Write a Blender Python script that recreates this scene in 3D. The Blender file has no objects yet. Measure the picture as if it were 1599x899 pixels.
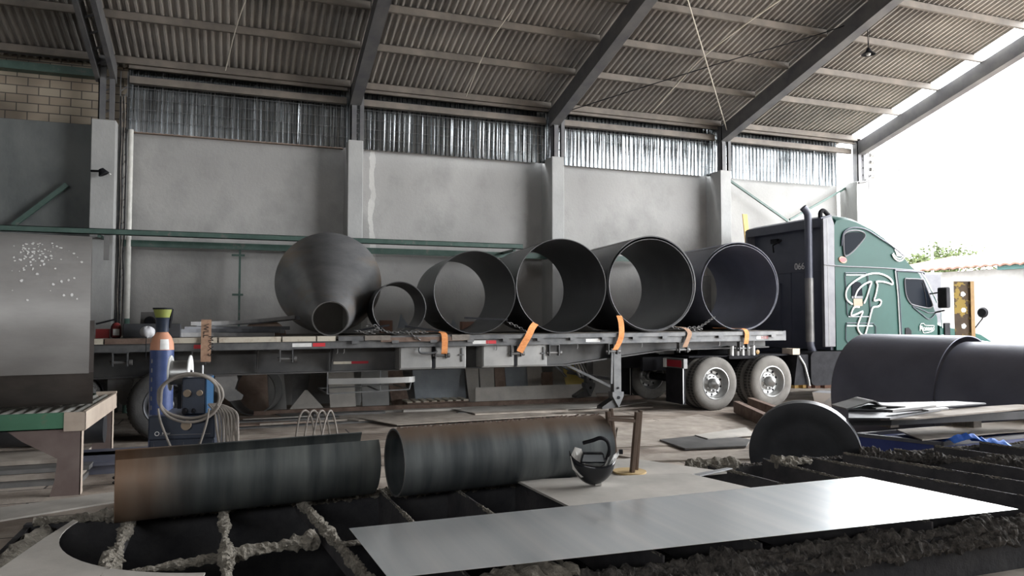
import bpy, math, random
from mathutils import Vector, Matrix
R = random.Random(7)
# ------------------------------------------------------------------ camera, sky, exposure
sc = bpy.context.scene
CAMH = 1.7; FPX = 1165.0; YAW = math.radians(20.2); PITCH = math.radians(2.43)
cam_d = bpy.data.cameras.new('camera'); cam = bpy.data.objects.new('camera', cam_d)
sc.collection.objects.link(cam); sc.camera = cam
cam.location = (0, 0, CAMH)
cam.rotation_euler = (math.pi/2 + PITCH, 0, -YAW)
cam_d.sensor_fit = 'HORIZONTAL'; cam_d.sensor_width = 36.0
cam_d.lens = 36.0*FPX/1599.0; cam_d.clip_start = 0.05; cam_d.clip_end = 500
sc.view_settings.view_transform = 'Standard'; sc.view_settings.look = 'None'
sc.view_settings.gamma = 1.0; sc.view_settings.use_curve_mapping = False
sc.view_settings.exposure = 0.42
SKY = 12.5
w = bpy.data.worlds.new('overcast_sky'); sc.world = w; w.use_nodes = True
bg = w.node_tree.nodes['Background']; bg.inputs[0].default_value = (0.96, 0.98, 1.0, 1); bg.inputs[1].default_value = SKY
def portal(loc, rot, sx, sy):
    d = bpy.data.lights.new('opening', 'AREA'); d.shape = 'RECTANGLE'; d.size = sx; d.size_y = sy
    d.cycles.is_portal = True
    o = bpy.data.objects.new('opening', d); sc.collection.objects.link(o); o.location = loc; o.rotation_euler = rot
portal((15.75, 7.2, 4.9), (0, math.pi/2, 0), 10.0, 16.6)
portal((-6.0, -11.25, 5.6), (math.pi/2, 0, 0), 11.0, 1.5)  # unseen high opening behind the camera, added for fill on the left

# ------------------------------------------------------------------ picture-to-place geometry of the site survey
_f = Vector((math.sin(YAW)*math.cos(PITCH), math.cos(YAW)*math.cos(PITCH), math.sin(PITCH)))
_r = Vector((math.cos(YAW), -math.sin(YAW), 0)); _u = _r.cross(_f); EYE = Vector((0, 0, CAMH))
def ray(x, y): return _f + _r*((x-799.5)/FPX) + _u*((449.5-y)/FPX)
def gz(x, y, z):
    d = ray(x, y); return EYE + d*((z-CAMH)/d.z)
def gy(x, y, Y):
    d = ray(x, y); return EYE + d*(Y/d.y)
def gp(x, y, p0, n):
    d = ray(x, y); n = Vector(n); return EYE + d*((Vector(p0)-EYE).dot(n)/d.dot(n))
def gd(x, y, dep): return EYE + ray(x, y)*dep
TA = math.radians(2.0); TU = Vector((math.cos(TA), math.sin(TA), 0)); TV = Vector((-math.sin(TA), math.cos(TA), 0)); TP = Vector((8.44, 11.85, 0))
def uz(x, y, v=0.0):
    p = gp(x, y, TP+TV*v, TV); return ((p-TP).dot(TU), p.z)

# ------------------------------------------------------------------ mesh helpers
col = sc.collection
def root_matrix(o):
    while o.parent: o = o.parent
    return Matrix.LocRotScale(o.location, o.rotation_euler, o.scale)
def ortho(d):
    d = Vector(d).normalized(); a = Vector((0, 0, 1)) if abs(d.z) < 0.9 else Vector((1, 0, 0))
    x = a.cross(d).normalized(); return x, d.cross(x)
class MB:
    def __init__(s): s.v = []; s.f = []
    def add(s, vs, fs):
        n = len(s.v); s.v += [Vector(v) for v in vs]; s.f += [tuple(i+n for i in f) for f in fs]; return s
    def box(s, a, b, M=None):
        vs = [Vector((x, y, z)) for z in (a[2], b[2]) for y in (a[1], b[1]) for x in (a[0], b[0])]
        if M is not None: vs = [M @ v for v in vs]
        return s.add(vs, [(0,2,3,1),(4,5,7,6),(0,1,5,4),(2,6,7,3),(0,4,6,2),(1,3,7,5)])
    def hexa(s, p):   # 8 points: bottom loop, top loop
        return s.add(p, [(3,2,1,0),(4,5,6,7),(0,1,5,4),(1,2,6,5),(2,3,7,6),(3,0,4,7)])
    def bar(s, p0, p1, w, h, up=(0,0,1)):
        p0 = Vector(p0); p1 = Vector(p1); d = (p1-p0).normalized(); up = Vector(up)
        x = d.cross(up)
        if x.length < 1e-4: x = d.cross(Vector((1,0,0)))
        x.normalize(); y = x.cross(d)
        q = [x*(-w/2)+y*(-h/2), x*(w/2)+y*(-h/2), x*(w/2)+y*(h/2), x*(-w/2)+y*(h/2)]
        return s.hexa([p0+a for a in q]+[p1+a for a in q])
    def tube(s, pts, r, n=8, closed=False):
        pts = [Vector(p) for p in pts]; m = len(pts); rr = r if isinstance(r, (list, tuple)) else [r]*m
        vs = []; x = None
        for i, p in enumerate(pts):
            if closed: d = pts[(i+1) % m]-pts[i-1]
            else: d = pts[min(i+1, m-1)]-pts[max(i-1, 0)]
            if d.length < 1e-9: d = Vector((0,0,1))
            d.normalize()
            if x is None: x, y = ortho(d)
            else:
                x = (x-d*x.dot(d))
                if x.length < 1e-6: x, y = ortho(d)
                x.normalize(); y = d.cross(x)
            for k in range(n):
                a = 2*math.pi*k/n; vs.append(p+(x*math.cos(a)+y*math.sin(a))*rr[i])
        fs = []
        for i in range(m if closed else m-1):
            for k in range(n):
                a = i*n+k; b = i*n+(k+1) % n; c = ((i+1) % m)*n+(k+1) % n; d_ = ((i+1) % m)*n+k
                fs.append((a, b, c, d_))
        if not closed: fs += [tuple(reversed(range(n))), tuple((m-1)*n+k for k in range(n))]
        return s.add(vs, fs)
    def cyl(s, p0, p1, r0, r1=None, n=24):
        return s.tube([p0, p1], [r0, r0 if r1 is None else r1], n)
    def lathe(s, prof, o, ax, n=32, a0=0.0, a1=None, xref=None, closed=False):
        """prof: (radius, height); open or closed outline swept round axis ax"""
        o = Vector(o); ax = Vector(ax).normalized()
        if xref is None: x, y = ortho(ax)
        else:
            x = Vector(xref); x = (x-ax*x.dot(ax)).normalized(); y = ax.cross(x)
        full = a1 is None; m = len(prof); vs = []
        cnt = n if full else n+1; a1 = 2*math.pi if full else a1
        for k in range(cnt):
            a = a0+(a1-a0)*k/n; e = x*math.cos(a)+y*math.sin(a)
            vs += [o+ax*h+e*r for r, h in prof]
        fs = []
        for k in range(n):
            k2 = (k+1) % cnt
            for i in range(m if closed else m-1):
                j = (i+1) % m; fs.append((k*m+i, k*m+j, k2*m+j, k2*m+i))
        if not full and closed: fs += [tuple(range(m)), tuple(n*m+i for i in reversed(range(m)))]
        return s.add(vs, fs)
    def shell(s, o, ax, r, L, t, n=64, a0=0.0, a1=None, xref=(0,0,1)):
        return s.lathe([(r, 0), (r, L), (r-t, L), (r-t, 0)], o, ax, n, a0, a1, xref, closed=True)
    def prism(s, poly, o, ex, ey, ez):
        o = Vector(o); ex = Vector(ex); ey = Vector(ey); ez = Vector(ez); n = len(poly)
        vs = [o+ex*a+ey*b for a, b in poly]+[o+ex*a+ey*b+ez for a, b in poly]
        return s.add(vs, [tuple(reversed(range(n))), tuple(range(n, 2*n))]+[(i, (i+1) % n, n+(i+1) % n, n+i) for i in range(n)])
    def ribbon(s, path, wv, t=0.004, nrm=None):
        path = [Vector(p) for p in path]; wv = Vector(wv)
        for i in range(len(path)-1):
            a, b = path[i], path[i+1]; nn = (b-a).cross(wv).normalized()*t
            s.hexa([a-wv/2, a+wv/2, b+wv/2, b-wv/2, a-wv/2+nn, a+wv/2+nn, b+wv/2+nn, b-wv/2+nn])
        return s
    def plate(s, quad, t=0.01, nrm=None):
        q = [Vector(p) for p in quad]; n = (q[1]-q[0]).cross(q[2]-q[0]).normalized() if nrm is None else Vector(nrm)
        k = len(q)
        return s.add(q+[p+n*t for p in q], [tuple(reversed(range(k))), tuple(range(k, 2*k))]+[(i, (i+1) % k, k+(i+1) % k, k+i) for i in range(k)])
    def build(s, name, mat, parent=None, smooth=False, world=True, bevel=0.0, kind=None):
        vs = s.v
        if parent is not None:
            if world:
                I = root_matrix(parent).inverted(); vs = [I @ v for v in vs]
            loc = None
        else:
            xs = [v.x for v in vs]; ys = [v.y for v in vs]; zs = [v.z for v in vs]
            loc = Vector(((min(xs)+max(xs))/2, (min(ys)+max(ys))/2, min(zs))); vs = [v-loc for v in vs]
        me = bpy.data.meshes.new(name); me.from_pydata([tuple(v) for v in vs], [], s.f); me.update()
        import bmesh
        bm = bmesh.new(); bm.from_mesh(me); bmesh.ops.recalc_face_normals(bm, faces=bm.faces); bm.to_mesh(me); bm.free()
        if smooth:
            me.polygons.foreach_set('use_smooth', [True]*len(me.polygons)); me.set_sharp_from_angle(angle=math.radians(38))
        me.materials.append(mat)
        o = bpy.data.objects.new(name, me); col.objects.link(o)
        if loc is not None: o.location = loc
        if parent is not None: o.parent = parent
        if bevel:
            b = o.modifiers.new('edge', 'BEVEL'); b.width = bevel; b.segments = 2; b.limit_method = 'ANGLE'
        if kind: o['kind'] = kind
        return o
def tag(o, label, cat, group=None, kind=None):
    o['label'] = label; o['category'] = cat
    if group: o['group'] = group
    if kind: o['kind'] = kind
    return o
def thing(name, loc, label, cat, group=None, rz=0.0):
    o = bpy.data.objects.new(name, None); col.objects.link(o); o.location = loc; o.rotation_euler = (0, 0, rz)
    o.empty_display_size = 0.2
    return tag(o, label, cat, group)
def text_mesh(body, size, mat, name, parent, M, extrude=0.002, space=1.0):
    c = bpy.data.curves.new(name, 'FONT'); c.body = body; c.size = size; c.extrude = extrude; c.align_x = 'CENTER'; c.space_character = space
    t = bpy.data.objects.new(name+'_source', c); col.objects.link(t); bpy.context.view_layer.update()
    me = bpy.data.meshes.new_from_object(t.evaluated_get(bpy.context.evaluated_depsgraph_get())); bpy.data.objects.remove(t); me.name = name
    me.materials.clear(); me.materials.append(mat)
    o = bpy.data.objects.new(name, me); col.objects.link(o)
    o.parent = parent; o.matrix_local = M
    return o
def frame(o, ex, ey):
    ex = Vector(ex).normalized(); ey = Vector(ey).normalized(); ez = ex.cross(ey)
    M = Matrix((ex, ey, ez)).transposed().to_4x4(); M.translation = Vector(o); return M
def catmull(pts, n=6, closed=False):
    P = [Vector(p) for p in pts]; m = len(P); out = []
    for i in range(m if closed else m-1):
        a = P[(i-1) % m] if closed or i > 0 else P[0]; b = P[i]; c = P[(i+1) % m]; d = P[(i+2) % m] if closed or i+2 < m else P[-1]
        for k in range(n):
            t = k/n; out.append(0.5*((2*b)+(c-a)*t+(2*a-5*b+4*c-d)*t*t+(3*b-a-3*c+d)*t*t*t))
    if not closed: out.append(P[-1])
    return out
def rrect(x0, y0, x1, y1, r, n=5):
    out = []
    for cx, cy, a in ((x1-r, y0+r, -90), (x1-r, y1-r, 0), (x0+r, y1-r, 90), (x0+r, y0+r, 180)):
        for k in range(n+1):
            t = math.radians(a+90*k/n); out.append((cx+r*math.cos(t), cy+r*math.sin(t)))
    return out

# ------------------------------------------------------------------ materials
def mat(name, c1, c2=None, rough=0.6, metal=0.0, scale=3.0, bump=0.0, stretch=(1,1,1), bscale=None, rvar=0.0, lo=0.35, hi=0.65, c3=None, s3=1.0, lo3=0.55, hi3=0.7, spec=0.5, detail=5.0):
    m = bpy.data.materials.new(name); m.use_nodes = True; nt = m.node_tree; N = nt.nodes; L = nt.links
    b = N['Principled BSDF']; b.inputs['Roughness'].default_value = rough; b.inputs['Metallic'].default_value = metal
    b.inputs['Specular IOR Level'].default_value = spec
    b.inputs['Base Color'].default_value = (*c1, 1)
    if c2 is None and not bump: return m
    tc = N.new('ShaderNodeTexCoord'); mp = N.new('ShaderNodeMapping'); mp.inputs['Scale'].default_value = stretch
    L.new(tc.outputs['Object'], mp.inputs[0])
    def noise(sc_, dt=detail):
        n = N.new('ShaderNodeTexNoise'); n.inputs['Scale'].default_value = sc_; n.inputs['Detail'].default_value = dt; n.inputs['Roughness'].default_value = 0.6
        L.new(mp.outputs[0], n.inputs['Vector']); return n
    if c2 is not None:
        n = noise(scale); rp = N.new('ShaderNodeValToRGB'); rp.color_ramp.elements[0].position = lo; rp.color_ramp.elements[1].position = hi
        rp.color_ramp.elements[0].color = (*c1, 1); rp.color_ramp.elements[1].color = (*c2, 1)
        L.new(n.outputs['Fac'], rp.inputs[0]); out = rp.outputs[0]
        if c3 is not None:
            n3 = noise(s3); r3 = N.new('ShaderNodeValToRGB'); r3.color_ramp.elements[0].position = lo3; r3.color_ramp.elements[1].position = hi3
            r3.color_ramp.elements[0].color = (0,0,0,1); r3.color_ramp.elements[1].color = (1,1,1,1)
            L.new(n3.outputs['Fac'], r3.inputs[0]); mx = N.new('ShaderNodeMixRGB'); L.new(r3.outputs[0], mx.inputs[0]); L.new(out, mx.inputs[1]); mx.inputs[2].default_value = (*c3, 1); out = mx.outputs[0]
        L.new(out, b.inputs['Base Color'])
        if rvar:
            mr = N.new('ShaderNodeMapRange'); mr.inputs['To Min'].default_value = max(0.03, rough-rvar); mr.inputs['To Max'].default_value = min(1, rough+rvar)
            L.new(n.outputs['Fac'], mr.inputs[0]); L.new(mr.outputs[0], b.inputs['Roughness'])
    if bump:
        nb = noise(bscale or scale*4, 6); bu = N.new('ShaderNodeBump'); bu.inputs['Strength'].default_value = bump; bu.inputs['Distance'].default_value = 0.02
        L.new(nb.outputs['Fac'], bu.inputs['Height']); L.new(bu.outputs[0], b.inputs['Normal'])
    return m
M = {}
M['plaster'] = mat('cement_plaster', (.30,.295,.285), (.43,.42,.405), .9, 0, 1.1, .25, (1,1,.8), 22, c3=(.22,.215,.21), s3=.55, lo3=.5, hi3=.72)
def streak(m, x0, wd):
    nt = m.node_tree; N = nt.nodes; L = nt.links; b = N['Principled BSDF']; src = b.inputs['Base Color'].links[0].from_socket
    tc = N.new('ShaderNodeTexCoord'); sx = N.new('ShaderNodeSeparateXYZ'); L.new(tc.outputs['Object'], sx.inputs[0]); n = N.new('ShaderNodeTexNoise'); n.inputs['Scale'].default_value = 2.2; n.inputs['Detail'].default_value = 6; L.new(tc.outputs['Object'], n.inputs['Vector'])
    a = N.new('ShaderNodeMath'); a.operation = 'MULTIPLY_ADD'; L.new(n.outputs['Fac'], a.inputs[0]); a.inputs[1].default_value = .28; L.new(sx.outputs[0], a.inputs[2])
    c = N.new('ShaderNodeMath'); c.operation = 'COMPARE'; L.new(a.outputs[0], c.inputs[0]); c.inputs[1].default_value = x0+.14; c.inputs[2].default_value = wd
    mu = N.new('ShaderNodeMath'); mu.operation = 'MULTIPLY'; L.new(c.outputs[0], mu.inputs[0]); L.new(n.outputs['Fac'], mu.inputs[1])
    mx = N.new('ShaderNodeMixRGB'); L.new(mu.outputs[0], mx.inputs[0]); L.new(src, mx.inputs[1]); mx.inputs[2].default_value = (.66,.65,.62,1); L.new(mx.outputs[0], b.inputs['Base Color'])
streak(M['plaster'], 2.62-6.35, .05)
M['plaster2'] = mat('pillar_concrete', (.33,.33,.325), (.43,.43,.42), .85, 0, 1.6, .2, (1,1,.6), 25)
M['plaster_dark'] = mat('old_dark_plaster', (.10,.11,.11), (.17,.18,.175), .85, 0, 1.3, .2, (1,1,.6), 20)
M['roof'] = mat('fibre_cement_roofing', (.27,.25,.23), (.44,.41,.375), .6, .1, .5, .15, (1,1,1), 18, c3=(.12,.12,.12), s3=.35, lo3=.5, hi3=.75)
M['rafter'] = mat('grey_painted_steel', (.10,.10,.108), (.155,.152,.15), .55, .1, 2.5, .05)
M['purlin'] = mat('dusty_primer_steel', (.13,.115,.10), (.22,.19,.16), .6, .1, 2.0, .1)
M['green'] = mat('dark_green_paint', (.035,.075,.06), (.06,.11,.09), .5, .0, 4, .05, c3=(.12,.12,.11), s3=8, lo3=.6, hi3=.7)
M['zinc'] = mat('galvanised_sheet', (.26,.275,.285), (.40,.42,.43), .24, 1.0, 2.5, .12, (1,1,.08), 6, rvar=.06)
M['black_steel'] = mat('black_mill_scale_steel', (.05,.052,.058), (.085,.087,.094), .42, .4, 2.2, .05, (1,1,1), 30, rvar=.12)
M['black_steel2'] = mat('blue_black_rolled_steel', (.11,.115,.15), (.15,.156,.20), .5, .25, 1.5, .04, (1,1,1), 20, rvar=.1)
M['grey_steel'] = mat('dull_grey_steel', (.12,.12,.12), (.20,.195,.19), .5, .5, 3, .08, rvar=.1)
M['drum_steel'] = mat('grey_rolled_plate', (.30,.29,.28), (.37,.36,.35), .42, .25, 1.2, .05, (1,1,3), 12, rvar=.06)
M['cone_steel'] = mat('brushed_cone_steel', (.17,.172,.18), (.24,.24,.245), .33, .5, 2.0, .12, (1,1,2.5), 26, c3=(.25,.18,.12), s3=.6, lo3=.50, hi3=.68)
M['heat_pipe'] = mat('heat_tinted_pipe_steel', (.055,.065,.07), (.11,.115,.11), .45, .55, 3.2, .12, (3,.6,.6), 14, rvar=.12, c3=(.20,.115,.065), s3=1.4, lo3=.56, hi3=.72)
M['rust'] = mat('rusty_brown_steel', (.10,.065,.05), (.20,.14,.11), .8, .2, 5, .3)
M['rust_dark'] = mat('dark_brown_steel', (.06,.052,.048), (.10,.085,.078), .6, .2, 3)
M['tan_plate'] = mat('dusty_tan_plate', (.27,.235,.20), (.42,.37,.32), .8, .1, 3, .15, c3=(.16,.13,.11), s3=1.4, lo3=.55, hi3=.75)
M['tan_plate2'] = mat('pale_dusty_lit_plate', (.36,.34,.31), (.50,.47,.43), .75, .15, 2, .12)  # on the leaning plates this paleness also stands in for light
M['rust_plate'] = mat('brown_rust_plate', (.22,.15,.115), (.33,.25,.20), .85, .1, 4, .2)
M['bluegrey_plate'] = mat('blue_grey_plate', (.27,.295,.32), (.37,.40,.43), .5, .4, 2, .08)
M['slag'] = mat('cutting_slag', (.16,.145,.12), (.34,.31,.26), .95, .0, 26, 1.0, bscale=80)
M['slag_dark'] = mat('dark_cutting_slag', (.035,.032,.03), (.15,.135,.122), .9, .1, 30, 1.0, bscale=80)
M['pit'] = mat('sooty_table_steel', (.022,.022,.026), (.05,.048,.05), .75, .3, 6, .3)
M['silver'] = mat('bright_galvanised_sheet', (.80,.845,.87), (.97,.98,.985), .30, .8, 1.1, 0, (5,.12,1), rvar=.07)  # long colour streaks paint in reflections of wall and pillars
M['bright'] = mat('bright_cut_edge', (.75,.76,.78), None, .3, .8)
M['wood'] = mat('weathered_deck_wood', (.13,.115,.10), (.24,.21,.18), .85, 0, 3, .3, (1,8,1), 20)
M['wood_white'] = mat('worn_white_painted_timber', (.50,.46,.38), (.30,.23,.17), .85, 0, 5, .3, lo=.5, hi=.7)
M['yellow_wood'] = mat('fresh_yellow_timber', (.72,.47,.16), (.60,.38,.12), .7, 0, 6, .1, (6,6,.6))
M['trailer'] = mat('trailer_grey_paint', (.045,.045,.047), (.085,.083,.08), .5, .2, 2.2, .08)
M['trailer_rail'] = mat('scuffed_rail_steel', (.08,.083,.087), (.15,.15,.15), .5, .3, 4, .1)
M['box_grey'] = mat('toolbox_grey_paint', (.24,.24,.235), (.32,.315,.305), .5, .2, 2, .06)
M['black'] = mat('matt_black', (.010,.010,.012), (.02,.02,.023), .7, .0, 5, spec=.12)
M['gloss_black'] = mat('glossy_black_plastic', (.012,.013,.016), None, .12)
M['tyre'] = mat('dusty_tyre_rubber', (.11,.103,.093), (.16,.15,.137), .9, 0, 4, .2, bscale=40)
M['dark_tyre'] = mat('dark_tyre_rubber', (.04,.04,.04), (.075,.073,.07), .85, 0, 4, .2, bscale=40)
M['slat'] = mat('glare_grey_slat_steel', (.045,.043,.048), (.085,.08,.082), .8, .1, 5, .3)  # slats made lighter, glare painted into their grey
M['tread'] = mat('tread_rubber', (.025,.024,.024), (.06,.055,.05), .9, 0, 6, .5)
M['alloy'] = mat('polished_wheel_metal', (.30,.30,.295), (.40,.40,.39), .38, .85, 6, .03, rvar=.1)
M['lid'] = mat('red_lens', (.28,.02,.03), None, .25)
M['red'] = mat('red_tape', (.55,.03,.04), None, .5)
M['whitep'] = mat('white_paint', (.75,.75,.74), (.62,.62,.60), .5, 0, 8)
M['cab'] = mat('dark_green_truck_paint', (.007,.042,.034), (.009,.05,.041), .42, .0, 1.5, spec=.16)
M['cab_rear'] = mat('dark_blue_grey_cab_back', (.055,.06,.082), (.07,.075,.10), .5, .1, 2)
M['fairing'] = mat('grey_rubber_fairing', (.085,.085,.098), (.12,.12,.132), .5, 0, 4)
M['glass'] = mat('dark_cab_glass', (.006,.008,.012), None, .25, 0, spec=.02)
M['chrome'] = mat('polished_metal', (.75,.77,.79), None, .15, 1.0)
M['orange'] = mat('orange_webbing', (.62,.21,.06), (.78,.33,.12), .8, 0, 20, .2, (1,1,3))
M['worn_orange'] = mat('faded_brown_webbing', (.30,.18,.12), (.42,.27,.18), .85, 0, 14, .2)
M['ink'] = mat('black_print', (.02,.015,.015), None, .8)
M['bluecyl'] = mat('blue_cylinder_paint', (.04,.065,.17), (.06,.09,.22), .4, .1, 6, .05)
M['welder'] = mat('dark_blue_machine_casing', (.018,.026,.045), (.03,.04,.065), .4, .1, 5)
M['welder_blue'] = mat('bright_blue_casing', (.012,.07,.16), None, .45)
M['cable'] = mat('dusty_grey_cable', (.20,.18,.16), (.30,.27,.24), .8, 0, 8)
M['knob'] = mat('tan_dusty_knob', (.28,.22,.16), None, .7)
M['skin_orange'] = mat('orange_shoulder_paint', (.55,.26,.16), None, .6)
M['olive'] = mat('olive_guard', (.24,.27,.06), None, .6)
M['bag'] = mat('white_plastic_bag', (.62,.62,.66), (.72,.72,.74), .6, 0, 6, .6, bscale=9)
M['redbox'] = mat('red_extinguisher_paint', (.17,.022,.022), None, .4)
M['brown'] = mat('brown_block', (.36,.20,.15), (.30,.17,.12), .8, 0, 4)
M['rtable_green'] = mat('machine_green_paint', (.045,.155,.085), (.06,.19,.11), .5, 0, 3, .05, c3=(.20,.12,.09), s3=3, lo3=.6, hi3=.7)
M['rtable_leg'] = mat('brown_primer_leg', (.15,.11,.10), (.21,.165,.15), .7, .1, 2.5, .1)
M['rtable_tan'] = mat('dusty_primer_edge', (.42,.34,.28), (.52,.44,.36), .8, 0, 4)
M['roller'] = mat('worn_roller_steel', (.42,.41,.38), (.55,.54,.50), .45, .5, 6)
M['yellow'] = mat('faded_yellow_paint', (.78,.62,.16), (.85,.70,.26), .6, 0, 4, .05)
M['disc_tan'] = mat('tan_wooden_disc', (.42,.29,.12), (.55,.40,.20), .8, 0, 5, .1)
M['bronze'] = mat('brown_machined_steel', (.12,.085,.065), (.18,.13,.10), .45, .5, 4)
M['blue'] = mat('blue_painted_steel', (.035,.05,.19), (.05,.07,.24), .5, .1, 3)
M['tarp'] = mat('bright_blue_plastic', (.02,.13,.62), (.04,.2,.75), .5, 0, 6, .4)
M['tile'] = mat('clay_roof_tile', (.075,.032,.022), (.11,.06,.04), .8, 0, 4, .2)
M['housewall'] = mat('pale_render', (.16,.16,.155), (.22,.22,.215), .9, 0, 2)
M['teal'] = mat('teal_paint', (.03,.10,.10), (.04,.12,.12), .7, 0, 3)
M['mint'] = mat('mint_mural_paint', (.04,.12,.085), None, .8)
M['leaf'] = mat('tree_leaves', (.03,.045,.012), (.06,.08,.02), .8, 0, 6)
M['bark'] = mat('tree_bark', (.12,.09,.07), (.2,.16,.12), .9, 0, 8)
M['column'] = mat('brown_yellow_painted_steel', (.04,.025,.014), (.065,.042,.022), .6, .0, 4, c3=(.22,.15,.03), s3=4.5, lo3=.50, hi3=.53, spec=.2)
M['amber'] = mat('amber_paint', (.22,.12,.03), (.27,.16,.04), .5, 0, 6)
M['cablewhite'] = mat('pale_cable', (.62,.58,.50), None, .7)
M['wpipe'] = mat('white_plastic_pipe', (.66,.65,.60), (.55,.54,.50), .5, 0, 10)
M['gpipe'] = mat('green_plastic_pipe', (.07,.15,.12), None, .5)
M['ceramic'] = mat('pale_ceramic', (.5,.48,.45), None, .4)
M['rubble'] = mat('pale_rubble', (.45,.44,.42), (.6,.59,.57), .9, 0, 4, .5)
# brick
def brick_mat():
    m = bpy.data.materials.new('sooty_cream_brick'); m.use_nodes = True; nt = m.node_tree; N = nt.nodes; L = nt.links; b = N['Principled BSDF']; b.inputs['Roughness'].default_value = .9
    tc = N.new('ShaderNodeTexCoord'); mp = N.new('ShaderNodeMapping'); mp.inputs['Rotation'].default_value = (math.pi/2, 0, 0)
    L.new(tc.outputs['Object'], mp.inputs[0]); br = N.new('ShaderNodeTexBrick')
    br.inputs['Color1'].default_value = (.36,.31,.24,1); br.inputs['Color2'].default_value = (.28,.225,.17,1); br.inputs['Mortar'].default_value = (.09,.08,.07,1)
    br.inputs['Scale'].default_value = 1.0; br.inputs['Brick Width'].default_value = .34; br.inputs['Row Height'].default_value = .155; br.inputs['Mortar Size'].default_value = .009
    L.new(mp.outputs[0], br.inputs['Vector']); n = N.new('ShaderNodeTexNoise'); n.inputs['Scale'].default_value = .8; L.new(tc.outputs['Object'], n.inputs['Vector'])
    rp = N.new('ShaderNodeValToRGB'); rp.color_ramp.elements[0].position = .42; rp.color_ramp.elements[1].position = .6; L.new(n.outputs['Fac'], rp.inputs[0])
    rp.color_ramp.elements[0].color = (.3,.3,.3,1)
    mx = N.new('ShaderNodeMixRGB'); mx.blend_type = 'MULTIPLY'; mx.inputs[0].default_value = .8; L.new(br.outputs['Color'], mx.inputs[1]); L.new(rp.outputs[0], mx.inputs[2]); L.new(mx.outputs[0], b.inputs['Base Color'])
    bu = N.new('ShaderNodeBump'); bu.inputs['Strength'].default_value = .6; bu.inputs['Distance'].default_value = .02; L.new(br.outputs['Fac'], bu.inputs['Height']); bu.invert = True; L.new(bu.outputs[0], b.inputs['Normal'])
    return m
M['brick'] = brick_mat()
def floor_mat():
    m = bpy.data.materials.new('dusty_workshop_floor'); m.use_nodes = True; nt = m.node_tree; N = nt.nodes; L = nt.links; b = N['Principled BSDF']; b.inputs['Roughness'].default_value = .75
    tc = N.new('ShaderNodeTexCoord'); br = N.new('ShaderNodeTexBrick'); L.new(tc.outputs['Object'], br.inputs['Vector'])
    br.inputs['Color1'].default_value = (.37,.315,.265,1); br.inputs['Color2'].default_value = (.47,.41,.355,1); br.inputs['Mortar'].default_value = (.06,.05,.045,1)
    br.inputs['Scale'].default_value = 1.0; br.inputs['Brick Width'].default_value = 3.4; br.inputs['Row Height'].default_value = .62; br.inputs['Mortar Size'].default_value = .012
    n = N.new('ShaderNodeTexNoise'); n.inputs['Scale'].default_value = 1.7; n.inputs['Detail'].default_value = 8; L.new(tc.outputs['Object'], n.inputs['Vector'])
    rp = N.new('ShaderNodeValToRGB'); rp.color_ramp.elements[0].position = .38; rp.color_ramp.elements[1].position = .62; rp.color_ramp.elements[0].color = (.45,.42,.4,1); L.new(n.outputs['Fac'], rp.inputs[0])
    mx = N.new('ShaderNodeMixRGB'); mx.blend_type = 'MULTIPLY'; mx.inputs[0].default_value = 1; L.new(br.outputs['Color'], mx.inputs[1]); L.new(rp.outputs[0], mx.inputs[2]); L.new(mx.outputs[0], b.inputs['Base Color'])
    bu = N.new('ShaderNodeBump'); bu.inputs['Strength'].default_value = .5; bu.inputs['Distance'].default_value = .02; n2 = N.new('ShaderNodeTexNoise'); n2.inputs['Scale'].default_value = 14; n2.inputs['Detail'].default_value = 6; L.new(tc.outputs['Object'], n2.inputs['Vector'])
    L.new(n2.outputs['Fac'], bu.inputs['Height']); L.new(bu.outputs[0], b.inputs['Normal'])
    return m
M['floor'] = floor_mat()
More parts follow.
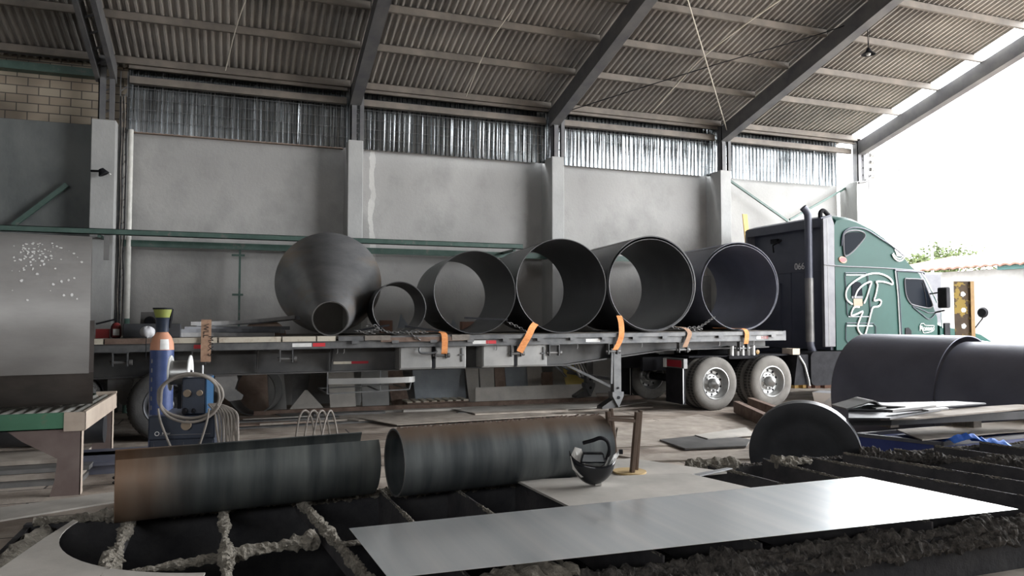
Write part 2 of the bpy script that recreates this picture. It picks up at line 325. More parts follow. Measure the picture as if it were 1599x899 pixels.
def pipe_mat(name, axis, a0, a1, rust, base1, base2):
    m = bpy.data.materials.new(name); m.use_nodes = True; nt = m.node_tree; N = nt.nodes; L = nt.links; b = N['Principled BSDF']; b.inputs['Metallic'].default_value = .45
    tc = N.new('ShaderNodeTexCoord'); mp = N.new('ShaderNodeMapping'); mp.inputs['Scale'].default_value = (5, .5, .5); L.new(tc.outputs['Object'], mp.inputs[0])
    n = N.new('ShaderNodeTexNoise'); n.inputs['Scale'].default_value = 3; n.inputs['Detail'].default_value = 8; L.new(mp.outputs[0], n.inputs['Vector'])
    rp = N.new('ShaderNodeValToRGB'); rp.color_ramp.elements[0].position = .35; rp.color_ramp.elements[1].position = .68; rp.color_ramp.elements[0].color = (*base1, 1); rp.color_ramp.elements[1].color = (*base2, 1); L.new(n.outputs['Fac'], rp.inputs[0])
    sx = N.new('ShaderNodeSeparateXYZ'); L.new(tc.outputs['Object'], sx.inputs[0]); n2 = N.new('ShaderNodeTexNoise'); n2.inputs['Scale'].default_value = 6; n2.inputs['Detail'].default_value = 6; L.new(tc.outputs['Object'], n2.inputs['Vector'])
    ad = N.new('ShaderNodeMath'); ad.operation = 'MULTIPLY_ADD'; L.new(n2.outputs['Fac'], ad.inputs[0]); ad.inputs[1].default_value = .5*(a1-a0); L.new(sx.outputs[axis], ad.inputs[2])
    mr = N.new('ShaderNodeMapRange'); mr.interpolation_type = 'SMOOTHSTEP'; mr.inputs['From Min'].default_value = a0+.25*(a1-a0); mr.inputs['From Max'].default_value = a1+.25*(a1-a0); mr.inputs['To Min'].default_value = 0 if axis == 2 else .6; mr.inputs['To Max'].default_value = .75 if axis == 2 else 0; L.new(ad.outputs[0], mr.inputs[0])
    mx = N.new('ShaderNodeMixRGB'); L.new(mr.outputs[0], mx.inputs[0]); L.new(rp.outputs[0], mx.inputs[1]); mx.inputs[2].default_value = (*rust, 1); L.new(mx.outputs[0], b.inputs['Base Color'])
    r2 = N.new('ShaderNodeMapRange'); r2.inputs['To Min'].default_value = .34; r2.inputs['To Max'].default_value = .6; L.new(n.outputs['Fac'], r2.inputs[0]); L.new(r2.outputs[0], b.inputs['Roughness'])
    return m
M['trough'] = pipe_mat('trough_steel_rust_at_end', 0, .0, .42, (.26,.135,.065), (.06,.068,.07), (.13,.14,.135))
M['pipe'] = pipe_mat('pipe_steel_rust_on_top', 2, .27, .38, (.20,.13,.085), (.06,.068,.072), (.13,.14,.14))
# ------------------------------------------------------------------ the building
SL = math.tan(math.radians(15.4))
def rz_(Y, off=0.0): return 6.55+off+(15-Y)*SL
BAYS = [-11.0, -6.65, -2.3, 2.17, 6.55, 11.02, 15.28]
st = dict(kind='structure')
b = MB(); b.box((-12, -11.5, -.3), (90, 60, 0)); b.build('floor', M['floor'], **st)
# rear wall panels, top at 5.25; the bay behind the plate roller is brick above
b = MB(); b.box((-2.3, 15.6, 0), (15.0, 15.82, 5.30)); b.build('wall_back', M['plaster'], **st)
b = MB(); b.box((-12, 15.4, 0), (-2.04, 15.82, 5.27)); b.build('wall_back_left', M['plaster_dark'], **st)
b = MB(); b.box((-12, 15.42, 5.27), (-1.98, 15.62, 6.42)); b.build('wall_brick', M['brick'], **st)
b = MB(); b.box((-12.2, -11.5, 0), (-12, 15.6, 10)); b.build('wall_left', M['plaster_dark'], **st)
b = MB(); b.box((-12, -11.5, 0), (15.3, -11.3, 4.9)); b.box((-.6, -11.5, 4.9), (15.3, -11.3, 6.5)); b.build('wall_front', M['plaster'], **st)  # upper left strip left open, an added gap for fill light
b = MB(); b.prism([(-11.4, 0), (-1.0, 0), (-1.0, 9.4), (-11.4, 6.5)], (15.2, 0, 0), (0, 1, 0), (0, 0, 1), (.2, 0, 0)); b.build('wall_right', M['plaster'], **st)  # unseen part of the gable, closed to make the daylight more directional
# pillars
for i, (x0, x1) in enumerate(((-2.5, -2.11), (2.03, 2.33), (6.46, 6.75), (10.87, 11.17), (15.08, 15.42))):
    b = MB(); b.box((x0, 15.0, 0), (x1, 15.60, 5.30)); b.build('concrete_pillar', M['plaster2'], **st, bevel=.012)
    # steel post above each pillar
    xm = (x0+x1)/2
    b = MB(); b.box((xm-.10, 15.02, 5.3), (xm+.02, 15.04, 6.42)); b.box((xm-.10, 15.02, 5.3), (xm-.08, 15.2, 6.42)); b.box((xm+.08, 15.0, 5.3), (xm+.16, 15.08, 6.42))
    for k in range(5): b.bar((xm-.05, 15.05, 5.4+k*.2), (xm+.1, 15.05, 5.5+k*.2), .02, .02)
    b.build('steel_post', M['rafter'], **st)
# roof sheets
def corr_roof(name, x0, x1, ya, yb, zf, per=.13, amp=.03):
    n = int((x1-x0)/per*8); vs = []
    for i in range(n+1):
        x = x0+(x1-x0)*i/n; z = amp*max(-1, min(1, 1.9*math.cos(2*math.pi*(x-x0)/per)))
        vs += [(x, ya, zf(ya)+z), (x, yb, zf(yb)+z), (x, yb, zf(yb)+z+.007), (x, ya, zf(ya)+z+.007)]
    fs = []
    for i in range(n):
        a = 4*i; c = 4*(i+1); fs += [(a, a+1, c+1, c), (a+3, c+3, c+2, a+2), (a, c, c+3, a+3), (a+1, a+2, c+2, c+1)]
    b = MB(); b.add(vs, fs); o = b.build(name, M['roof'], **st); o.data.polygons.foreach_set('use_smooth', [True]*len(o.data.polygons)); o.data.set_sharp_from_angle(angle=math.radians(25)); return o
corr_roof('roof_sheets', -12, 15.02, 15.75, 2.0, rz_)
corr_roof('roof_sheets_far', -12, 15.02, 2.0, -11.8, lambda Y: rz_(2.0)-(2.0-Y)*SL)
# purlins run along the building, one per bay
ys = [15.05, 13.78, 12.68, 11.58, 10.48, 9.38, 8.28, 7.18, 6.08, 4.98, 3.88, 2.4]
for y in ys:
    for j in range(6):
        x0, x1 = BAYS[j]+.1, BAYS[j+1]-.1 if j < 5 else 15.25
        z = rz_(y)-.03
        b = MB(); b.box((x0, y-.03, z-.13), (x1, y-.024, z)); b.box((x0, y-.03, z-.135), (x1, y+.03, z-.128)); b.box((x0, y-.03, z-.006), (x1, y+.03, z)); b.box((x0, y+.024, z-.135), (x1, y+.03, z-.105))
        b.build('roof_purlin', M['purlin'], **st)
# rafters: welded box frames
for j, x in enumerate(BAYS):
    for (ya, yb, s) in ((15.15, 2.0, 1), (2.0, -11.4, -1)):
        za = rz_(ya) if s > 0 else rz_(2.0); zb = rz_(yb) if s > 0 else rz_(2.0)-(2.0-yb)*SL
        b = MB(); wx = .09
        if j == 2 and s > 0:
            for xx in (x-.13, x+.13):
                b.hexa([(xx-.04, ya, za-.50), (xx+.04, ya, za-.50), (xx+.04, ya, za-.17), (xx-.04, ya, za-.17), (xx-.04, yb, zb-.50), (xx+.04, yb, zb-.50), (xx+.04, yb, zb-.17), (xx-.04, yb, zb-.17)])
            for k in range(30):
                y = ya-.3-k*.42; z = rz_(y)-.34; b.bar((x-.12, y, z), (x+.12, y-.15, z+.04), .03, .03)
        else:
            b.hexa([(x-wx, ya, za-.52), (x+wx, ya, za-.52), (x+wx, ya, za-.17), (x-wx, ya, za-.17), (x-wx, yb, zb-.52), (x+wx, yb, zb-.52), (x+wx, yb, zb-.17), (x-wx, yb, zb-.17)])
            b.hexa([(x-wx-.02, ya, za-.535), (x+wx+.02, ya, za-.535), (x+wx+.02, ya, za-.52), (x-wx-.02, ya, za-.52), (x-wx-.02, yb, zb-.535), (x+wx+.02, yb, zb-.535), (x+wx+.02, yb, zb-.52), (x-wx-.02, yb, zb-.52)])
        b.build('roof_rafter', M['rafter'], **st)
# eave beam, clerestory rail and zinc clerestory sheets
for j in range(2, 6):
    x0 = BAYS[j]+.12; x1 = BAYS[j+1]-.15
    if j == 2: x0 = -1.93
    b = MB(); b.box((x0, 15.1, 6.30), (x1, 15.16, 6.47)); b.box((x0, 15.04, 6.30), (x1, 15.16, 6.31)); b.build('eave_beam', M['purlin'], **st)
    b = MB(); b.box((x0, 15.2, 6.06), (x1, 15.21, 6.20)); b.box((x0, 15.2, 6.06), (x1, 15.27, 6.07)); b.build('clerestory_rail', M['purlin'], **st)
    x0 = BAYS[j]-.05; xe = BAYS[j+1]-.02 if j < 5 else 14.75
    if j == 2: x0 = -2.0
    per = .105; n = math.ceil((xe-x0)/per); vs = []; prof = ((0, 0), (.28, 0), (.40, 1), (.62, 1), (.74, 0)); xs = []
    for i in range(n):
        jx = R.uniform(-.003, .003)
        for t, d in prof: xs.append((x0+(i+t)*per+jx, d*.036))
    zt = 6.50; lean = .0
    for x, d in xs:
        vs += [(x+R.uniform(-.002, .002), 15.44-d, 5.22), (x, 15.44-d+R.uniform(-.006, .006), 5.8), (x, 15.44-d, zt)]
    fs = []
    for i in range(len(xs)-1):
        a = 3*i; fs += [(a, a+3, a+4, a+1), (a+1, a+4, a+5, a+2)]
    b = MB(); b.add(vs, fs); o = b.build('clerestory_sheet', M['zinc'], **st)
    s = o.modifiers.new('thick', 'SOLIDIFY'); s.thickness = .002
    b = MB()
    for z in (5.42, 5.62, 5.82, 6.02, 6.24): b.tube([(x0, 15.33, z), (x1, 15.33, z)], .004, 4)
    for k in range(int((x1-x0)/.42)): b.tube([(x0+.2+k*.42, 15.33, 5.25), (x0+.2+k*.42, 15.33, 6.35)], .004, 4)
    b.build('clerestory_wire_mesh', M['rafter'], **st)
b = MB(); b.box((-1.95, 15.50, 5.22), (2.0, 15.60, 5.33)); b.build('trim_1', M['rust_plate'], **st)
b = MB(); b.box((2.4, 15.50, 5.26), (6.3, 15.60, 5.30)); b.build('trim_2', M['rust_plate'], **st)
b = MB(); b.box((6.8, 15.50, 5.26), (10.7, 15.60, 5.30)); b.build('trim_3', M['grey_steel'], **st)
# brick bay beam and eave beam
b = MB(); b.box((-12, 15.2, 6.12), (-2.45, 15.42, 6.26)); b.build('trim_4', M['green'], **st)
b = MB(); b.box((-12, 15.1, 6.38), (-2.3, 15.2, 6.5)); b.build('trim_5', M['rafter'], **st)
# green runway rails along the wall
b = MB(); b.box((-12, 14.55, 3.18), (5.6, 14.65, 3.19)); b.box((-12, 14.55, 3.18), (5.6, 14.56, 3.28)); b.box((-12, 14.55, 3.27), (5.6, 14.65, 3.28))
root = thing('pipe_rail_frame', (-3, 14.6, 0), 'long dark green steel rail frame running along the wall behind the trailer', 'rail')
b.build('front_rail', M['green'], root)
b = MB(); b.box((-2.02, 15.28, 3.05), (9.0, 15.34, 3.17)); b.build('rear_rail', M['green'], root)
for x in (-2.3, 1.9, 5.4):
    b = MB(); b.box((x, 14.6, 3.13), (x+.05, 15.36, 3.18)); b.build('bracket', M['green'], root)
for x in (.03,):
    b = MB(); b.box((x-.02, 15.30, 0), (x+.02, 15.34, 3.06)); b.build('post', M['green'], root)
b = MB(); b.box((-.1, 15.28, 2.16), (.1, 15.3, 2.2)); b.build('clamp', M['green'], root)
b = MB(); b.box((-.12, 15.28, 2.92), (.12, 15.3, 2.96)); b.build('clamp', M['green'], root)
b = MB(); b.box((-2.20, 14.6, 2.74), (-2.12, 14.66, 3.2)); b.build('hanger', M['grey_steel'], root)
# diagonal brace in the left bay
b = MB(); b.bar(gy(20, 352, 15.3), gy(105, 288, 15.3), .06, .08); tag(b.build('diagonal_brace', M['green']), 'green diagonal steel brace on the dark wall above the rolled plate', 'brace')
# x braces behind the cab
b = MB(); b.bar(gy(1130, 275, 15.28), gy(1230, 345, 15.28), .05, .05); tag(b.build('diagonal_brace', M['green']), 'green brace rod falling from the pillar to the cab roof', 'brace', None)
b = MB(); b.bar(gy(1233, 343, 15.40), gy(1325, 291, 15.40), .05, .05); tag(b.build('diagonal_brace', M['green']), 'green brace rod rising from the cab roof to the last pillar', 'brace', None)
# downpipe: white above, green foot
root = thing('downpipe', (-1.9, 15.3, 0), 'white wall pipe with green lower end beside the first pillar', 'pipe')
b = MB(); b.cyl((-1.9, 15.3, 1.72), (-1.9, 15.3, 5.22), .045, n=16); b.build('white_pipe', M['wpipe'], root, smooth=True)
b = MB(); b.cyl((-1.9, 15.3, .0), (-1.9, 15.3, 1.72), .045, n=16); b.build('green_pipe', M['gpipe'], root, smooth=True)
# lattice post with cables beside it
root = thing('lattice_post', (-2.02, 15.33, 0), 'narrow lattice steel post wrapped in cables next to the white pipe', 'post')
b = MB(); b.box((-2.10, 15.30, 1.0), (-2.08, 15.34, 6.3)); b.box((-1.98, 15.30, 1.0), (-1.965, 15.34, 6.3))
for k in range(24): b.bar((-2.09, 15.32, 1.1+k*.21), (-1.97, 15.32, 1.3+k*.21 - .1*(k % 2)), .02, .02)
b.build('ladder_frame', M['grey_steel'], root)
for k in range(5):
    b = MB(); p = [(-2.07+.022*k+R.uniform(-.012, .012), 15.27+R.uniform(-.01, .01), 1.2+.42*i) for i in range(12)]
    b.tube(catmull(p, 3), .008, 5); b.build('cable', M['cable'] if k % 2 else M['black'], root)
# flood lamp on the first pillar
root = thing('flood_lamp', (-2.22, 14.85, 4.28), 'small black lamp on an arm fixed to the first pillar', 'lamp')
b = MB(); b.tube([(-2.48, 14.98, 4.35), (-2.35, 14.85, 4.33), (-2.26, 14.82, 4.34)], .02, 8); b.build('arm', M['black'], root)
b = MB(); b.lathe([(0, .1), (.04, .1), (.09, 0), (.085, -.01), (0, 0)], (-2.26, 14.83, 4.28), (-.5, 0, 1), 16); b.build('lamp_shade', M['black'], root)
b = MB(); b.lathe([(0, .02), (.02, .01), (.022, -.01), (0, -.02)], (-2.16, 14.8, 4.28), (0, 0, 1), 12); b.build('bulb', M['whitep'], root)
# insulator rack on the last pillar
root = thing('insulator_rack', (15.45, 15.0, 5.2), 'rack of pale insulators on the outside of the last pillar', 'insulator')
b = MB(); b.bar((15.5, 15.0, 5.1), (15.5, 15.0, 6.1), .03, .05); b.tube([(15.1, 14.95, 5.25), (15.35, 14.95, 5.3), (15.6, 14.95, 5.5)], .03, 6); b.build('bracket', M['grey_steel'], root)
for k in range(4):
    b = MB(); b.lathe([(0, -.05), (.05, -.05), (.06, -.02), (.03, 0), (.06, .02), (.05, .05), (0, .05)], (15.58, 14.98, 5.45+k*.19), (1, 0, 0), 14); b.build('insulator', M['ceramic'], root)
# pendant lamp and its cables
P = gy(1356, 84, 10.8)
root = thing('pendant_lamp', P, 'small dark pendant lamp hanging from the roof near the open end', 'lamp')
b = MB(); b.lathe([(0, .11), (.03, .11), (.05, .05), (.13, -.01), (.125, -.015), (.045, .04), (0, .09)], P, (0, 0, 1), 24); b.build('lamp_shade', M['black'], root, smooth=True)
b = MB(); b.lathe([(0, -.04), (.035, -.03), (.045, 0), (.02, .04), (0, .04)], P, (0, 0, 1), 16); b.build('bulb', M['whitep'], root, smooth=True)
b = MB(); b.tube([P+Vector((0, 0, .1)), Vector((P.x-.02, P.y, rz_(P.y)-.1))], .008, 5); b.tube([P+Vector((0, 0, .1)), P+Vector((.05, 0, .5)), Vector((P.x, P.y, rz_(P.y)-.1))], .005, 5); b.build('cord', M['black'], root)
# ropes, cables and rods under the roof
n_ = (0, SL, 1)
def roofp(x, y, off=-.2): return gp(x, y, (0, 15, 6.55+off), n_)
b = MB(); b.tube([gy(1135, 203, 14.8), roofp(1068, -20)], .012, 6); tag(b.build('hoist_rope', M['cablewhite']), 'thin pale rope slanting down from the roof to the fourth post', 'rope')
b = MB(); b.tube(catmull([roofp(1235, -12), roofp(1165, 37), roofp(1100, 87), roofp(1060, 128), roofp(1018, 175)], 5), .016, 6); tag(b.build('roof_cable', M['cablewhite']), 'pale cable sagging along the roof sheets of the fourth bay', 'cable')
for q, lab in ((((872, 178), (960, 150), (1120, 100), (1290, 50), (1390, 10)), 'thin dark bracing rod crossing under the roof of the fourth bay'), (((385, -5), (368, 45), (352, 110)), 'pale cable hanging straight down the roof sheets of the second bay'), (((800, 15), (760, 75), (728, 150)), 'pale strip of cable on the roof sheets of the third bay')):
    b = MB(); b.tube(catmull([roofp(x, y, -.24) for x, y in q], 4), .011, 5); tag(b.build('roof_cable', M['black'] if 'dark' in lab else M['cablewhite']), lab, 'cable')

# ------------------------------------------------------------------ outside the open end
def outside():
    root = thing('yard_house', (23, 17, 0), 'pale yard house with clay tiled eave seen past the truck cab', 'building')
    b = MB(); b.box((22.4, 8, 0), (30, 21.5, 3.3)); b.build('wall', M['housewall'], root)
    b = MB(); b.box((22.25, 8, 3.25), (22.4, 16.6, 3.45)); b.build('fascia', M['teal'], root)
    # tiled roof: barrel tiles down the slope
    vs = []; n = 13*22
    for i in range(n+1):
        y = 8-.2+14*i/n; z = .055*abs(math.sin(math.pi*(y)/.32)); vs += [(22.0, y, 3.38+z), (26.5, y, 4.15+z), (26.5, y, 4.05+z), (22.0, y, 3.33+z)]
    fs = []
    for i in range(n): a = 4*i; c = a+4; fs += [(a, a+1, c+1, c), (a+3, c+3, c+2, a+2), (a, c, c+3, a+3)]
    b = MB(); b.add(vs, fs); b.build('roof', M['tile'], root)
    b = MB(); b.prism([(0, 0), (3.2, 0), (3.2, 1.1)], (26.5, 8, 4.1), (1, 0, 0), (0, 0, 1), (0, 7, 0)); b.prism([(-1.9, 0), (1.9, 0), (0, .8)], (25.0, 13.2, 3.9), (0, -1, 0), (0, 0, 1), (2, 0, 0)); b.build('roof_gable', M['tile'], root)
    b = MB(); b.lathe([(0, 0), (.5, 0), (.5, .01), (0, .01)], (22.38, 12.8, 2.0), (-1, 0, 0), 20); b.box((22.36, 12.6, 1.3), (22.39, 13.6, 1.8)); b.build('mural_patch', M['mint'], root)
outside()
# tree beyond
def leaf_tree(base, h, rx, rzz, seed, label):
    r2 = random.Random(seed); root = thing('leafy_tree', base, label, 'tree')
    bx = Vector(base); b = MB(); b.tube([bx, bx+Vector((.1, 0, h*.4)), bx+Vector((-.1, .1, h*.75))], [.16, .12, .06], 8)
    for k in range(6):
        a = k*1.05; b.tube([bx+Vector((0, 0, h*.45)), bx+Vector((math.cos(a)*rx*.5, math.sin(a)*rx*.5, h*.7)), bx+Vector((math.cos(a)*rx*.8, math.sin(a)*rx*.8, h*.82))], [.06, .04, .02], 5)
    b.build('trunk', M['bark'], root)
    b = MB()
    for k in range(6500):
        cl = r2.randrange(22); rr = random.Random(cl*7+seed); c = Vector((rr.gauss(0, rx*.5), rr.gauss(0, rx*.4), h*.78+rr.gauss(0, rzz*.42)))
        p = bx+c+Vector((r2.gauss(0, .33), r2.gauss(0, .33), r2.gauss(0, .2))); s = r2.uniform(.05, .11); d = Vector((r2.uniform(-1, 1), r2.uniform(-1, 1), r2.uniform(-.6, .6))).normalized(); x, y = ortho(d)
        b.add([p-x*s, p+y*s*.5, p+x*s, p-y*s*.5], [(0, 1, 2, 3)])
    b.build('foliage', M['leaf'], root)
t0 = gd(1470, 499, 36); leaf_tree((t0.x, t0.y, 0), 5.5, 1.8, .75, 3, 'pale green leafy tree beyond the tiled eave')
# power pole
p0 = gd(1406, 499, 42); root = thing('power_pole', (p0.x, p0.y, 0), 'slim grey power pole with crossarms far behind the truck', 'pole')
b = MB(); b.tube([(p0.x, p0.y, 0), (p0.x, p0.y, 11.2)], [.12, .07], 8); b.build('pole', M['grey_steel'], root)
for z in (9.6, 8.4):
    b = MB(); b.bar((p0.x-.5, p0.y, z), (p0.x+.5, p0.y, z), .08, .08); b.build('crossarm', M['grey_steel'], root)
for z in (10.9, 10.5, 10.1, 9.9):
    b = MB(); b.lathe([(0, 0), (.1, 0), (.12, .1), (.05, .16), (0, .16)], (p0.x+.15, p0.y, z), (0, 0, 1), 8); b.build('insulator', M['grey_steel'], root)
p0 = gd(1458, 499, 30); b = MB(); b.tube([(p0.x, p0.y, 0), (p0.x, p0.y, 4.6)], [.06, .05], 8); tag(b.build('fence_pole', M['ceramic']), 'thin pale pole standing before the tiled eave', 'pole')
# grey cabinet behind the hood
p0 = gd(1449, 499, 20.5); p1 = gd(1471, 499, 20.5); ex = (p1-p0); exn = ex.normalized(); ey = Vector((-exn.y, exn.x, 0))
root = thing('site_cabinet', (p0.x, p0.y, 0), 'plain grey cabinet standing behind the truck windscreen', 'cabinet')
b = MB(); b.prism([(-.6, 0), (.38, 0), (.38, 2.95), (-.6, 2.95)], (p0.x, p0.y, 0), exn, (0, 0, 1), ey*.8); b.build('body', M['fairing'], root)
b = MB(); b.prism([(-.65, 2.95), (.42, 2.95), (.42, 3.0), (-.65, 3.0)], (p0.x, p0.y, 0), exn, (0, 0, 1), ey*.85); b.build('lid', M['grey_steel'], root)
# rubble in the yard
for k in range(34):
    x = 16.6+R.random()*4.6; y = 9.4+R.random()*5.2; s = R.uniform(.1, .3)
    b = MB(); n = 7; ring = []
    for j, (rr, hh) in enumerate(((.9, 0), (1, .45), (.55, .85))):
        ring += [(x+s*rr*math.cos(6.283*i/n)*R.uniform(.75, 1.2), y+s*rr*math.sin(6.283*i/n)*R.uniform(.75, 1.2), s*hh) for i in range(n)]
    fs = [tuple(reversed(range(n))), tuple(range(2*n, 3*n))]+[(j*n+i, j*n+(i+1) % n, (j+1)*n+(i+1) % n, (j+1)*n+i) for j in range(2) for i in range(n)]
    b.add(ring, fs); tag(b.build('rubble_block', M['rubble']), 'pale block of broken rubble in the yard beyond the truck', 'rubble', 'rubble blocks in the yard')
# painted steel column with round holes
p0 = gd(1491, 499, 14.0); p1 = gd(1521, 499, 14.0); p0.z = p1.z = 0; e = (p1-p0).normalized(); nn = Vector((-e.y, e.x, 0)); Wd = (p1-p0).length
root = thing('perforated_column', (p0.x, p0.y, 0), 'brown and yellow steel column full of round holes behind the rolled shells', 'column')
HO = [(.48, 2.08, .058, .055), (.27, 1.93, .06, .05), (.48, 1.78, .035, .04)]
def holed(o, e, W, z0, z1, holes, t, b):
    # grid plate with round holes: cell rows
    nx, nz = 26, 150; o = Vector(o)
    def solid(i, k):
        x = (i+.5)/nx*W; z = z0+(k+.5)/nz*(z1-z0)
        return all(((x-hx)/a)**2+((z-hz)/c)**2 > 1 for hx, hz, a, c in holes)
    idx = {}; vs = []; fs = []
    def V(i, k, s):
        if (i, k, s) not in idx: idx[(i, k, s)] = len(vs); vs.append(o+e*(W*i/nx)+Vector((0, 0, z0+(z1-z0)*k/nz))+nn*(t*s))
        return idx[(i, k, s)]
    for i in range(nx):
        for k in range(nz):
            if not solid(i, k): continue
            fs.append((V(i, k, 0), V(i+1, k, 0), V(i+1, k+1, 0), V(i, k+1, 0))); fs.append((V(i, k, 1), V(i, k+1, 1), V(i+1, k+1, 1), V(i+1, k, 1)))
            for di, dk, q in ((-1, 0, ((i, k), (i, k+1))), (1, 0, ((i+1, k), (i+1, k+1))), (0, -1, ((i, k), (i+1, k))), (0, 1, ((i, k+1), (i+1, k+1)))):
                a, c = i+di, k+dk
                if a < 0 or c < 0 or a >= nx or c >= nz or not solid(a, c):
                    (u1, v1), (u2, v2) = q; fs.append((V(u1, v1, 0), V(u2, v2, 0), V(u2, v2, 1), V(u1, v1, 1)))
    b.add(vs, fs)
holes = []
for k in range(9): holes += [(.17, 2.18-k*.30, .05, .045), (.28, 2.33-k*.30, .026, .035)]
b = MB(); holed(p0, e, Wd, 0, 2.42, holes, .012, b); b.build('web', M['column'], root)
b = MB(); b.box((0, 0, 0), (.07, .02, 2.42), frame(p0+e*(Wd-.07)-nn*.03, e, nn)); b.box((0, 0, 0), (.015, .2, 2.42), frame(p0+e*Wd, e, nn)); b.build('flange', M['amber'], root)
# ------------------------------------------------------------------ flatbed trailer (local frame: x along, y away from the camera, z up)
trl = thing('flatbed_trailer', TP, 'long grey flatbed trailer carrying the rolled steel rings', 'trailer', rz=TA)
def L(b, name, m, par=None, **k): return b.build(name, m, par or trl, world=False, **k)
UL, UR = -12.6, 1.62; TILT = .004
def dz(u): return 1.485+TILT*(u-UR)      # deck top falls slightly to the rear
def tilted(x0, x1, y0, y1, za, zb):   # za, zb below deck top
    return [(x0, y0, dz(x0)-za), (x1, y0, dz(x1)-za), (x1, y1, dz(x1)-za), (x0, y1, dz(x0)-za), (x0, y0, dz(x0)-zb), (x1, y0, dz(x1)-zb), (x1, y1, dz(x1)-zb), (x0, y1, dz(x0)-zb)]
b = MB()
nb = 16
for i in range(nb):
    y0 = .08+i*(2.36/nb); b.hexa(tilted(UL, UR, y0, y0+2.36/nb-.008, .045, R.uniform(0, .004)))
L(b, 'deck_boards', M['wood'])
for y0, y1 in ((0, .03), (2.47, 2.5)):
    b = MB(); b.hexa(tilted(UL, UR, y0, y1, .19, .07)); b.hexa(tilted(UL, UR, y0, y1+.05 if y0 == 0 else y1, .19, .182)); L(b, 'side_rail', M['trailer_rail'])
b = MB(); b.hexa(tilted(-7.0, UR, -.045, -.035, .075, .005)); b.hexa(tilted(-7.0, UR, -.045, .08, .012, .004)); L(b, 'rub_rail', M['trailer_rail'])
# worn timbers along the rear half of the edge
u = UL
while u < -7.05:
    l = R.uniform(.5, .95); b = MB(); b.hexa(tilted(u, min(u+l, -7.02)-.02, -.03, .08, .075, .0)); L(b, 'edge_timber', M['wood_white'] if R.random() < .8 else M['rust']); u += l
for u in [-6.8+.62*k for k in range(14)]:
    b = MB(); b.hexa(tilted(u, u+.11, -.06, .0, .12, .075)); L(b, 'stake_pocket', M['trailer_rail'])
b = MB(); b.hexa(tilted(-6.35, -5.0, -.055, -.02, .10, .03)); L(b, 'edge_timber', M['rust'])
b = MB(); b.hexa(tilted(-5.2, -4.9, -.06, .02, .09, .0)); b.hexa(tilted(-6.6, -6.2, -.06, .02, .07, .0)); L(b, 'edge_timber', M['wood'])
b = MB(); b.box((UR, 0, dz(UR)-.19), (UR+.05, 2.5, dz(UR)+.0)); L(b, 'front_rail', M['trailer_rail'])
# main beams
for v in (.42, 2.0):
    b = MB(); P_ = [(UL, .87), (-3.0, .90), (-2.25, .985), (-.9, 1.13), (UR-.1, 1.16), (UR-.1, 1.30), (UL, 1.24)]
    b.prism(P_, (0, v, 0), (1, 0, 0), (0, 0, 1), (0, .015, 0))
    for (a, c) in zip(P_[:4], P_[1:5]): b.bar((a[0], v, a[1]), (c[0], v, c[1]), .22, .02)
    L(b, 'main_beam', M['trailer'])
for k in range(23):
    u = UL+.15+k*.61; b = MB(); b.box((u, .05, dz(u)-.19), (u+.05, 2.45, dz(u)-.05)); L(b, 'cross_member', M['trailer'])
for u in (-11.2, -9.3, -8.15, -7.05, -5.95): # gusset plates
    b = MB(); b.prism([(0, 0), (-.34, 0), (-.34, .02), (-.02, -.35), (0, -.36)], (u, .40, dz(u)-.19), (0, 1, 0), (0, 0, 1), (.015, 0, 0)); L(b, 'gusset', M['trailer_rail'])
# tool boxes
for (u0, u1) in ((-6.03, -4.92), (-4.64, -3.46)):
    b = MB(); b.box((u0, .07, .91), (u1, .39, 1.29)); L(b, 'tool_box', M['box_grey'], bevel=.01)
    um = (u0+u1)/2
    for a, c in ((u0+.015, um-.03), (um+.03, u1-.015)):
        b = MB(); b.box((a, .05, .93), (c, .068, 1.28)); d = L(b, 'tool_box_door', M['box_grey'], bevel=.008)
    b = MB(); b.box((um-.025, .055, .915), (um+.025, .069, 1.27)); L(b, 'seam_plate', M['black'])
    b = MB(); b.box((u1-.09, .03, 1.02), (u1-.07, .05, 1.24)); b.box((u1-.13, .03, 1.12), (u1-.05, .05, 1.14)); L(b, 'latch', M['trailer_rail'])
b = MB(); b.tube(catmull([(-5.72, .0, 1.255), (-5.73, -.02, 1.2), (-5.68, -.02, 1.17), (-5.5, -.02, 1.17), (-5.44, -.02, 1.2)], 4), .018, 8); L(b, 'grab_handle', M['trailer_rail'])
# winches under the rail
WIN = [-9.95, -8.95, -7.75, -5.36, -4.05, -3.35, -2.2, -.72, .65]
for u in WIN:
    b = MB(); z1 = dz(u)-.19
    for s in (-.09, .09): b.box((u+s-.007, .0, z1-.19), (u+s+.007, .09, z1))
    b.box((u-.10, -.0, z1-.01), (u+.10, .1, z1)); wn = L(b, 'strap_winch', M['trailer_rail'])
    b = MB(); b.cyl((u-.13, .04, z1-.14), (u+.11, .04, z1-.14), .022, n=12); b.cyl((u+.11, .04, z1-.14), (u+.15, .04, z1-.14), .038, n=12); L(b, 'drum', M['grey_steel'], wn)
for u in (-9.55, -7.0, -6.9, -4.4, -2.9, -1.6, .1, .9):
    b = MB(); b.tube([(u, .02, dz(u)-.19), (u, .02, dz(u)-.25), (u-.015, .02, dz(u)-.27)], .007, 5); L(b, 'hook', M['grey_steel'])
